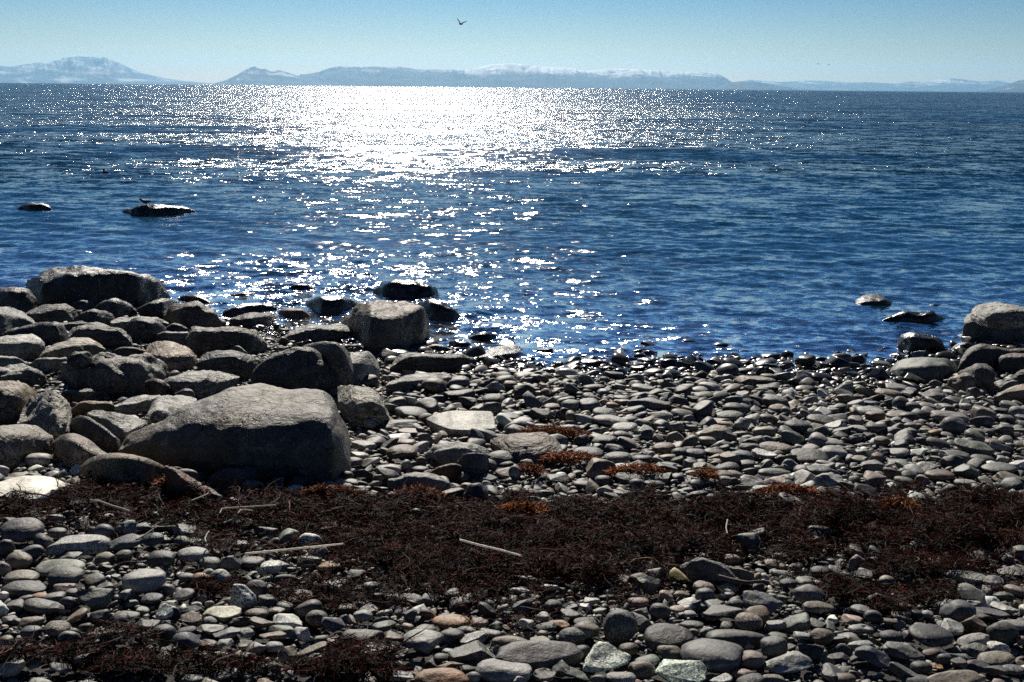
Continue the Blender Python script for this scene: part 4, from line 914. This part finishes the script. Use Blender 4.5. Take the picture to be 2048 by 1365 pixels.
def weed_weight(px, py):
    """how much dried seaweed lies at a photo position"""
    up = np.interp(px, [-400, 0, 125, 170, 240, 330, 440, 560, 700, 860, 1000, 1500, 1700, 2048, 2400], [1002, 1002, 985, 958, 968, 990, 994, 994, 988, 994, 1000, 994, 990, 986, 986])
    lo = np.interp(px, [-400, 0, 200, 400, 560, 700, 850, 1000, 1200, 1300, 1420, 1600, 1800, 2048, 2400], [1010, 1012, 1040, 1062, 1090, 1130, 1180, 1185, 1175, 1140, 1105, 1100, 1108, 1115, 1115])
    wv = 26 * noise3(np.stack([px * 0.012, py * 0.02, 0 * px], -1)) + 18 * noise3(np.stack([px * 0.05, py * 0.06, 1 + 0 * px], -1))
    w = np.clip((py - up + wv) / 14, 0, 1) * np.clip((lo - py + 1.6 * wv) / 34, 0, 1)
    n = noise3(np.stack([px * 0.011, py * 0.017, 5 + 0 * px], -1))
    fringe = np.clip((lo + 95 - py) / 90, 0, 1) * (py > lo - 20) * np.clip(0.35 + 1.1 * n, 0, 1) * 0.75
    w = np.maximum(w, fringe)
    for cx, cy, rx, ry in ((110, 1318, 150, 20), (300, 1338, 150, 24), (470, 1332, 110, 18), (690, 1340, 130, 26), (640, 1190, 110, 30), (1730, 1185, 130, 22), (1850, 1190, 110, 18), (1790, 1215, 60, 18), (250, 1290, 90, 20), (720, 1310, 90, 22), (450, 1175, 70, 18), (1850, 1140, 140, 24)):
        w = np.maximum(w, 0.95 * np.clip(1.5 * (1 - ((px - cx) / rx) ** 2 - ((py - cy) / ry) ** 2) + 0.7 * n, 0, 1))
    return w


base_shapes = {s: [stone_shape(PR, k, s) for k in ['r'] * 12 + ['a'] * 34 + ['f'] * 22] for s in (1, 2, 3)}
CODES = list('ggggggggggddddddppppbbbttnnvvk') + ['w', 'w', 'p', 'k', 'v']
items = []


def scatter(n, med, sig, sep, sink, far_only=False, zmax=9.0):
    ys_ = PR.uniform(0, 1, n) ** 1.0
    yy = GY0 + (GY1 - GY0) * ys_ ** 1.25
    half = 0.64 * yy + 1.5
    xx = PR.uniform(-1, 1, n) * half
    sc = np.interp(yy, [2, 3.6, 4.6, 7, 9.5], [0.66, 0.8, 1.1, 1.5, 1.7])
    L = np.clip(med * sc * np.exp(PR.normal(0, sig, n)), 0.012, np.interp(yy, [3, 4.6, 9], [0.085, 0.125, 0.2]))
    order = np.argsort(-L * PR.uniform(0.8, 1.2, n))
    among = None
    off = shore_y(xx) - yy
    ok = (off > -2.3) & (xx > GX0) & (xx < GX1)
    px, py, _w = project(np.stack([xx, yy, ground(xx, yy)], -1))
    ww = weed_weight(px, py)
    rocky = (px < np.interp(py, [600, 700, 780, 960], [760, 760, 790, 700])) & (py < 930)
    L = np.where(rocky, L * 0.55, L)
    ok &= PR.uniform(0, 1, n) > np.clip(ww * 1.1 - 0.1, 0, 0.94)
    for k in order:
        if not ok[k]: continue
        x, y, l = xx[k], yy[k], L[k]
        i, j = int((x - GX0) / CELL), int((y - GY0) / CELL)
        if 0 <= i < occ.shape[0] and 0 <= j < occ.shape[1] and occ[i, j]: continue
        asp = PR.uniform(0.5, 0.92); r = l / 2 * (1 + asp) / 2
        if not free(x, y, r, sep): continue
        put(x, y, r)
        items.append((x, y, l, asp, sink + ww[k] * 0.02 / l, off[k]))


scatter(36000, 0.052, 0.5, 0.80, 0.35)
scatter(84000, 0.036, 0.35, 0.80, 0.3)
scatter(105000, 0.025, 0.3, 0.78, 0.1)
print('pebbles', len(items))
VV, FF, TT, WW = [], [], [], []
base = 0
GZ = ground(np.array([i[0] for i in items]), np.array([i[1] for i in items]))
for (x, y, l, asp, sink, off), gz in zip(items, GZ):
    dist = math.hypot(x, y); pxs = l / dist * F_PX
    s = 3 if pxs > 22 else 2 if pxs > 9 else 1
    bank = base_shapes[s]; v, f = bank[PR.integers(len(bank))]
    flat = PR.uniform(0.36, 0.82)
    abc = np.array([l / 2, l / 2 * asp, l / 2 * asp * flat])
    R = rot_z(PR.normal(0, 0.7)) @ rot_y(PR.normal(0, 0.24)) @ rot_x(PR.normal(0, 0.26))
    if PR.random() < 0.07: R = R @ rot_x(PR.uniform(0.5, 1.2))
    z = gz + abc[2] * (0.35 + sink) + PR.uniform(0, 0.2) * abc[2]
    VV.append((v * abc) @ R.T + (x, y, z)); FF.append(f + base); base += len(v)
    TT.append(np.tile(jitter(PR, CODES[PR.integers(len(CODES))], 0.28), (len(v), 1)))
    wet = float(np.clip((0.85 - off + PR.normal(0, .15)) / 0.4, 0, 1))
    WW.append(np.full(len(v), wet))
for i, t in enumerate(traced[N_KEEP:]):                      # the smallest of the traced ones belong to the bed
    v, f = place_stone(PR, t['kind'], t['abc'], t['tilt'], 3)
    VV.append(v + t['c']); FF.append(f + base); base += len(v)
    TT.append(np.tile(jitter(PR, t['tint'], .08), (len(v), 1))); WW.append(np.full(len(v), 1.0 if t['c'][2] < 0.03 else 0.0))
ob = mesh_obj('pebbles', np.concatenate(VV), np.concatenate(FF), MAT_PEBBLE, attrs={'tint': np.concatenate(TT), 'wet': np.concatenate(WW)})
tag(ob, kind='stuff')
del VV, FF, TT, WW
# ---------------------------------------------------------------- dried seaweed: a tangled bank of strands, nobody could count it
ER = np.random.default_rng(55)


def ribbons(cx, cy, cz, n_seg, length, width, curl, rng, pitch=0.35, yaw=None):
    """many curved flat strands at once; returns verts and quads"""
    n = len(cx)
    yaw = rng.uniform(0, 2 * math.pi, n) if yaw is None else yaw
    pit = rng.normal(0, pitch, n)
    bend = rng.normal(0, curl, n); bend2 = rng.normal(0, curl, n)
    step = (length / n_seg)
    P = np.zeros((n, n_seg + 1, 3)); P[:, 0] = np.stack([cx, cy, cz], -1)
    a, p = yaw.copy(), pit.copy(); D = []
    for k in range(n_seg):
        d = np.stack([np.cos(a) * np.cos(p), np.sin(a) * np.cos(p), np.sin(p)], -1); D.append(d)
        P[:, k + 1] = P[:, k] + d * step[:, None]
        a = a + bend / n_seg + rng.normal(0, 0.25, n); p = p * 0.8 + bend2 * 0.35 / n_seg + rng.normal(0, 0.16, n)
    D.append(D[-1]); D = np.stack(D, 1)
    P -= (P.mean(1) - np.stack([cx, cy, cz], -1))[:, None]
    roll = rng.uniform(-1.2, 1.2, n)
    side = np.stack([-D[..., 1], D[..., 0], 0 * D[..., 0]], -1); side /= np.linalg.norm(side, axis=-1, keepdims=True)
    upv = np.cross(D, side)
    S = side * np.cos(roll)[:, None, None] + upv * np.sin(roll)[:, None, None]
    taper = np.interp(np.linspace(0, 1, n_seg + 1), [0, .2, .8, 1], [.5, 1, 1, .25])[None, :, None]
    w = width[:, None, None] * taper / 2
    V = np.stack([P - S * w, P + S * w + upv * w * 0.5], 2)          # n, seg+1, 2, 3
    base = (np.arange(n) * (n_seg + 1) * 2)[:, None] + (np.arange(n_seg) * 2)[None, :]
    F = np.stack([base, base + 1, base + 3, base + 2], -1).reshape(-1, 4)
    return V.reshape(-1, 3), F


def weed_colour(rng, x, y, n):
    t = rng.random(n)
    dark = np.array([.005, .0035, .003]); brown = np.array([.018, .0075, .0045]); red = np.array([.085, .012, .0055]); pale = np.array([.15, .11, .075])
    patch = np.clip(fbm(np.stack([x * 2.6, y * 4.0, 3 + 0 * x], -1), 3) * 1.5 + 0.15, 0, 1)
    c = np.where((t < 0.52)[:, None], dark, np.where((t < 0.76)[:, None], brown, red))
    c = c * (1 - 0.45 * patch[:, None]) + 0.45 * patch[:, None] * np.array([.05, .009, .004])
    c = np.where((t > 0.99)[:, None], pale, c)
    return np.clip(c * rng.uniform(0.6, 1.5, n)[:, None], .0015, .5)


def mound(x, y, w):
    p = np.stack([x * 3.2, y * 4.5, 2 + 0 * x], -1)
    return w * (0.016 + 0.055 * np.clip(fbm(p, 3) + 0.35, 0, 1.4))


# rolling underside of the bank
gx = np.arange(-3.6, 3.6, 0.022); gy = np.arange(2.1, 5.4, 0.022)
X, Y = np.meshgrid(gx, gy, indexing='ij')
px, py, _w = project(np.stack([X, Y, ground(X, Y) + 0.03], -1).reshape(-1, 3))
Wg = weed_weight(px, py).reshape(X.shape)
Zg = ground(X, Y) - 0.03 + mound(X, Y, Wg) * 1.0 + 0.03 * np.clip(Wg * 3, 0, 1) + 0.008 * noise3(np.stack([X * 40, Y * 40, 0 * X], -1))
vid = -np.ones(X.shape, int)
q4 = grid_faces(len(gx), len(gy))
okf = (Wg.ravel()[q4] > 0.42).all(1)
q4 = q4[okf][:, ::-1]
used = np.unique(q4); remap = -np.ones(X.size, int); remap[used] = np.arange(len(used))
Vs = [np.stack([X, Y, Zg], -1).reshape(-1, 3)[used]]; Fs = [remap[q4]]
Cs = [np.tile([.005, .0035, .003], (len(used), 1)) * ER.uniform(.6, 1.6, (len(used), 1))]
nb = len(used)
for n, (l0, l1), (w0, w1), seg in ((105000, (.018, .06), (.0012, .0032), 4), (12000, (.05, .13), (.0011, .0022), 7), (2600, (.12, .28), (.002, .0045), 10), (4500, (.015, .035), (.004, .008), 3)):
    y = 2.15 + 3.1 * ER.random(n * 4) ** 1.0; x = ER.uniform(-1, 1, n * 4) * (0.6 * y + 1.1)
    px, py, _w = project(np.stack([x, y, ground(x, y) + 0.03], -1)); w = weed_weight(px, py)
    sel = np.nonzero(ER.random(n * 4) < w)[0][:n]
    x, y, w = x[sel], y[sel], w[sel]
    z = ground(x, y) + 0.004 + mound(x, y, w) + ER.uniform(0, 0.035, len(x))
    V, F = ribbons(x, y, z, seg, ER.uniform(l0, l1, len(x)), ER.uniform(w0, w1, len(x)), 1.3, ER)
    Vs.append(V); Fs.append(F + nb); nb += len(V)
    Cs.append(np.repeat(weed_colour(ER, x, y, len(x)), (seg + 1) * 2, 0))
tag(mesh_obj('seaweed', np.concatenate(Vs), np.concatenate(Fs), MAT_WEED, attrs={'tint': np.concatenate(Cs)}), kind='stuff')

# ---------------------------------------------------------------- single tufts of rust-coloured weed
for px_, py_, w_, h_, n, dens, lab in (  # photo x, y, width, height, strands, brightness
        (1110, 866, 120, 26, 420, .8, 'rust-red seaweed tuft lying over the upper right corner of the banded brown slab'),
        (1140, 918, 110, 16, 260, 1.25, 'bright orange seaweed strip between the banded brown slab and the brick-shaped stone below'),
        (1060, 942, 50, 18, 150, .9, 'small rust-red tuft under the left part of the orange seaweed strip'),
        (1272, 942, 100, 18, 240, 1.3, 'orange-yellow seaweed tuft right behind the broad dark stone'),
        (665, 988, 110, 18, 380, .75, 'dark red tuft at the top edge of the seaweed, below the biggest domed boulder'),
        (840, 990, 80, 26, 380, 1.0, 'brightest rust tuft at the top edge of the seaweed, below the pale flat-backed boulder'),
        (1045, 1020, 90, 22, 360, 1.1, 'round rust-orange tuft just inside the seaweed band, middle of the beach'),
        (1580, 985, 110, 20, 340, .95, 'rust tuft at the top edge of the seaweed, left of the pale squared stone'),
        (1410, 951, 40, 14, 120, .9, 'small rust tuft among grey stones above the seaweed, left of the ribbed stones'),
        (345, 968, 60, 18, 200, .8, 'red-brown tuft under the rust-edged dark wedge'),
        (1800, 1010, 60, 16, 150, .8, 'small red tuft near the right end of the seaweed top edge')):
    n = int(n * 1.6)
    g = ground_hit(px_, py_, 0.05); d = math.dist(g, CAM); W = w_ / F_PX * d / 2 * 1.15; Dp = max(h_ / F_PX * d / 2, 0.03)
    rr = np.sqrt(ER.random(n)); th = ER.uniform(0, 2 * math.pi, n)
    x = g[0] + W * rr * np.cos(th); y = g[1] + Dp * 1.6 * rr * np.sin(th)
    z = ground(x, y) + 0.05 + 0.04 * (1 - rr ** 2) * ER.random(n)
    V, F = ribbons(x, y, z, 5, ER.uniform(.03, .09, n), ER.uniform(.003, .006, n), 1.8, ER, 0.22)
    c = np.array([.26, .085, .03]) * dens * ER.uniform(.35, 1.25, (n, 1)) * np.where(ER.random((n, 1)) < .3, np.array([[1.25, 1.5, 1.5]]), 1)
    tag(mesh_obj('seaweed_tuft', V, F, MAT_WEED, loc=g, attrs={'tint': np.repeat(c, 12, 0)}), lab, 'seaweed tuft', 'rust-coloured seaweed tufts')


def tube(path, radii, sides=8):
    path = np.asarray(path, float); n = len(path); radii = np.broadcast_to(radii, (n,))
    T = np.gradient(path, axis=0); T /= np.linalg.norm(T, axis=1)[:, None]
    A = np.cross(T, [0.13, 0.2, 1.0]); A /= np.linalg.norm(A, axis=1)[:, None]; B = np.cross(T, A)
    th = np.linspace(0, 2 * math.pi, sides, endpoint=False)
    V = path[:, None] + radii[:, None, None] * (np.cos(th)[None, :, None] * A[:, None] + np.sin(th)[None, :, None] * B[:, None])
    v = V.reshape(-1, 3); f = grid_faces(n, sides, True)
    v = np.concatenate([v, path[:1], path[-1:]]); c0, c1 = n * sides, n * sides + 1
    a = np.arange(sides); b = (a + 1) % sides
    t0 = np.stack([b, a, np.full(sides, c0)], -1); t1 = np.stack([a, b, np.full(sides, c1)], -1) + [(n - 1) * sides, (n - 1) * sides, 0]
    return v, [f, np.concatenate([t0, t1])]


def stalk(name, cat, pix, lift, rad, colour, label, nodes=(), mat=MAT_STRAW, n=26, taper=0.8):
    p = np.array(pix, float); t = np.linspace(0, 1, len(p)); tt = np.linspace(0, 1, n)
    P = ground_hit(np.interp(tt, t, p[:, 0]), np.interp(tt, t, p[:, 1]), lift)
    r = rad * (1 - (1 - taper) * tt)
    for q_ in nodes: r = r * (1 + 0.7 * np.exp(-((tt - q_) / 0.012) ** 2))
    V, F = tube(P, r)
    V = V + 0.12 * rad * noise3(V * 90)[:, None]
    return tag(mesh_obj(name, V, F, mat, loc=P.mean(0), attrs={'tint': np.tile(colour, (len(V), 1))}), label, cat)


stalk('straw_stalk', 'stalk', [(490, 1108), (687, 1088)], .115, .0043, (.88, .83, .76), 'straight white jointed stalk lying across the dark seaweed', (.2, .61), n=80)
stalk('straw_stalk', 'stalk', [(920, 1080), (960, 1091), (1000, 1100), (1043, 1112)], .115, .0045, (.86, .80, .74), 'slightly bent white stalk sloping down to the right on the dark seaweed', n=40)
stalk('twig', 'twig', [(180, 1001), (200, 1003), (225, 1012), (246, 1018), (260, 1023)], .10, .0042, (.5, .46, .40), 'pale bent twig lying in seaweed below the whale-backed dark boulder', n=30)
stalk('twig', 'twig', [(48, 985), (62, 988), (80, 989), (98, 993)], .105, .0042, (.10, .09, .08), 'short dark twig lying on the flat white stone', n=20)
stalk('twig', 'twig', [(382, 1002), (400, 995), (412, 990), (416, 987)], .10, .003, (.55, .52, .46), 'thin pale twig leaning on the tip of the rust-edged dark wedge', n=20)
stalk('twig', 'twig', [(272, 1080), (290, 1070), (307, 1058)], .07, .003, (.35, .31, .26), 'thin grey-brown twig left of the long tapering stones, slanting up to the right', n=20)
stalk('kelp_stalk', 'kelp', [(1438, 1153), (1468, 1161), (1495, 1166), (1513, 1164), (1529, 1163), (1541, 1166), (1547, 1174)], .085, .0075, (.11, .09, .075), 'dark wavy kelp stalk running right from the angular wedge rock', n=40)
for pix, lab in (([(1245 * .1709 + 340, 1000 + 62 / 5.85), (340 + 610 / 5.85, 1000 + 100 / 5.85), (340 + 580 / 5.85, 1000 + 160 / 5.85)], 'small curved pale stem in the seaweed left of the pale flat half-buried stone'),
                 ([(412, 1085), (410, 1078), (413, 1070), (418, 1063)], 'pale crescent-shaped stem standing out of the seaweed, left of the white jointed stalk'),
                 ([(606, 1102), (612, 1103), (615, 1108), (613, 1113)], 'pale hook-shaped stem below the right half of the white jointed stalk'),
                 ([(475, 1028), (482, 1020), (492, 1020), (506, 1022)], 'pale arched stem in the seaweed just left of the pale half-buried stone'),
                 ([(1455, 1040), (1452, 1056), (1455, 1068)], 'thin pale upright stem in the dark seaweed on the right')):
    stalk('straw_piece', 'straw', pix, .10, .0032, (.55, .51, .44), lab, n=16)

# cream shell fragment beside the angular wedge rock
out = crop_px('Z', pts('340,625 355,560 395,515 435,490 500,525 560,572 650,662 735,748 690,728 620,690 600,716 550,706 500,722 480,690 455,650 430,680 410,620 380,645'))
g0 = ground_hit(out[:, 0].mean(), out[:, 1].max(), 0.05)
r = ray(out[:, 0], out[:, 1]); dd = g0[1] + 0.03 + (out[:, 1].max() - out[:, 1]) * 0.0012
F3 = np.stack([r[:, 0] * dd, dd, EYE + r[:, 2] * dd], -1)
n = len(F3); ctr = F3.mean(0)
rings = []
for s_, off in ((1.0, 0.0), (.93, -.006), (.6, -.012), (.6, .004), (.93, .003)):
    rings.append(ctr + (F3 - ctr) * s_ + np.array([0, off, -off * .3]))
V = np.concatenate(rings + [ctr[None] + [0, -.015, .004], ctr[None] + [0, .003, 0]]); fs = []; tr = []
a = np.arange(n); b = (a + 1) % n
for i, j in ((0, 1), (1, 2), (4, 0), (3, 4)): fs.append(np.stack([a + i * n, b + i * n, b + j * n, a + j * n], -1))
tr.append(np.stack([a + 2 * n, b + 2 * n, np.full(n, 5 * n)], -1)); tr.append(np.stack([b + 3 * n, a + 3 * n, np.full(n, 5 * n + 1)], -1))
tag(mesh_obj('shell_fragment', V, [np.concatenate(fs), np.concatenate(tr)], MAT_STRAW, loc=ctr, attrs={'tint': np.tile((.72, .66, .42), (len(V), 1))}),
    'cream-yellow broken shell with a ragged lower edge, beside the angular wedge rock', 'shell')


# ---------------------------------------------------------------- birds: one closed skin each
def skinned(name, verts, edges, radii, voxel, colour_fn, loc, label):
    vs, fs, nb_ = [], [], 0
    rr_ = [r_[0] if isinstance(r_, tuple) else r_ for r_ in radii]; sv, sf = ico(3)
    for p_, r_ in zip(verts, rr_):
        vs.append(sv * r_ + np.array(p_)); fs += [[int(i) + nb_ for i in t_] for t_ in sf]; nb_ += len(sv)
    for i, j in edges:                                    # a tapering limb along every bone, then one skin over all
        t_ = np.linspace(0, 1, 9)[:, None]
        v_, f_ = tube(np.array(verts[i]) * (1 - t_) + np.array(verts[j]) * t_, rr_[i] + (rr_[j] - rr_[i]) * t_[:, 0], 14)
        vs.append(v_); fs += [[int(q) + nb_ for q in row] for g_ in f_ for row in g_]; nb_ += len(v_)
    me = bpy.data.meshes.new(name); me.from_pydata(np.concatenate(vs).tolist(), [], fs); o = bpy.data.objects.new(name, me); COL.objects.link(o)
    rm = o.modifiers.new('r', 'REMESH'); rm.mode = 'VOXEL'; rm.voxel_size = voxel; rm.use_smooth_shade = True
    sm = o.modifiers.new('m', 'SMOOTH'); sm.iterations = 2
    dg = bpy.context.evaluated_depsgraph_get(); ev = o.evaluated_get(dg).to_mesh()
    v = np.array([x.co[:] for x in ev.vertices]); f = [list(p.vertices) for p in ev.polygons]
    bpy.data.objects.remove(o); bpy.data.meshes.remove(me)
    f4 = np.array([x for x in f if len(x) == 4]); f3 = np.array([x for x in f if len(x) == 3])
    ob = mesh_obj(name, v, [f4] + ([f3] if len(f3) else []), MAT_FEATHER, attrs={'tint': np.array([colour_fn(p) for p in v])})
    ob.location = loc
    return tag(ob, label, 'bird')


# standing on its rock in the sea, facing left: body 0.24 m long
br = [o for o in bpy.data.objects if o.get('label', '').startswith('low wet rock in the sea with')][0]
rv = np.array([(br.matrix_world @ x.co)[:] if False else (x.co + br.location)[:] for x in br.data.vertices])
tx, ty, _w = project(rv); top = rv[(np.abs(tx - 291) < 6)]; top = top[np.argmax(top[:, 2])]
B = [tuple(.8 * q for q in p) for p in [(-.095, 0, .105), (-.06, 0, .085), (-.01, 0, .072), (.045, 0, .078), (.095, 0, .09), (.135, 0, .092),
     (-.105, 0, .128), (-.128, 0, .127), (-.15, 0, .122), (.005, .016, .04), (.008, .018, .006), (-.014, .018, .002), (.005, -.016, .04), (.008, -.018, .006), (-.014, -.018, .002)]]
E = [(0, 1), (1, 2), (2, 3), (3, 4), (4, 5), (0, 6), (6, 7), (7, 8), (2, 9), (9, 10), (10, 11), (2, 12), (12, 13), (13, 14)]
RD = [.026, .036, .042, .036, .02, .008, .025, .012, .005, .007, .005, .005, .007, .005, .005]
RD = [.8 * r_ for r_ in RD]
skinned('bird', B, E, RD, .004, lambda p: (.42, .42, .42) if p[2] > .078 and p[0] > -.06 else (.05, .05, .052) if p[0] < -.06 else (.13, .13, .13), Vector(top) - Vector((0, 0, .008)),
        'small dark bird with a pale back standing on the low wet sea rock')
print('bird on rock', top, project(top), br.location[:])
# gull flying high over the water, wings raised in a V
d = 88.0; c = ray(922, 48.5); c = np.array([c[0] * d, d, EYE + c[2] * d]); s = d / F_PX * 1.0
wing = lambda px, py: ((px - 922) * s, 0.0, -(py - 48.5) * s)
V = [(0, 0, 0), (-.10, -.16, .0), (-.13, -.26, -.01), (.06, .22, .01), (.10, .36, .02)]
V += [(-.08, .02, .06), *[tuple(np.array(wing(x, y)) + (0, yy, 0)) for x, y, yy in ((919.5, 45.5, .0), (916.8, 41.5, .04), (914.6, 38.2, .12))]]
V += [(.10, .02, .04), *[tuple(np.array(wing(x, y)) + (0, yy, 0)) for x, y, yy in ((925.2, 46.3, .0), (929, 44.6, .04), (933.5, 43.4, .12))]]
E = [(0, 1), (1, 2), (0, 3), (3, 4), (0, 5), (5, 6), (6, 7), (7, 8), (0, 9), (9, 10), (10, 11), (11, 12)]
RD = [.085, .06, .03, .06, .03, (.05, .05), .045, .04, .018, (.05, .05), .045, .04, .018]
skinned('bird', V, E, RD, .016, lambda p: (.10, .11, .11), Vector(c), 'lone gull flying in the open sky with its wings raised in a V')
for px_, py_, lab in ((1636, 128.5, 'left one of two tiny distant birds low in the sky on the right'), (1657.5, 130, 'right one of two tiny distant birds low in the sky on the right')):
    d = 400.0; c = ray(px_, py_); c = np.array([c[0] * d, d, EYE + c[2] * d])
    skinned('bird', [(0, 0, 0), (-.2, .1, 0), (.2, -.1, 0), (-.1, -.1, .1), (-.45, -.1, .12), (.1, .1, .1), (.45, .1, .06)], [(0, 1), (0, 2), (0, 3), (3, 4), (0, 5), (5, 6)],
            [.1, .05, .05, .07, .04, .07, .04], .04, lambda p: (.08, .08, .08), Vector(c), lab)
# a dark bird swimming on the left
d = -EYE / ray(211, 346)[2]; c = ray(211, 346) * d + CAM
skinned('bird', [(0, 0, .012), (-.04, .01, .012), (.06, 0, .02), (-.045, .01, .05), (-.045, .01, .09), (-.065, 0, .088)], [(0, 1), (0, 2), (1, 3), (3, 4), (4, 5)],
        [.036, .03, .018, .015, .02, .007], .005, lambda p: (.02, .02, .02), Vector(c), 'dark bird swimming on the glittering sea on the left, beyond the two sea rocks')
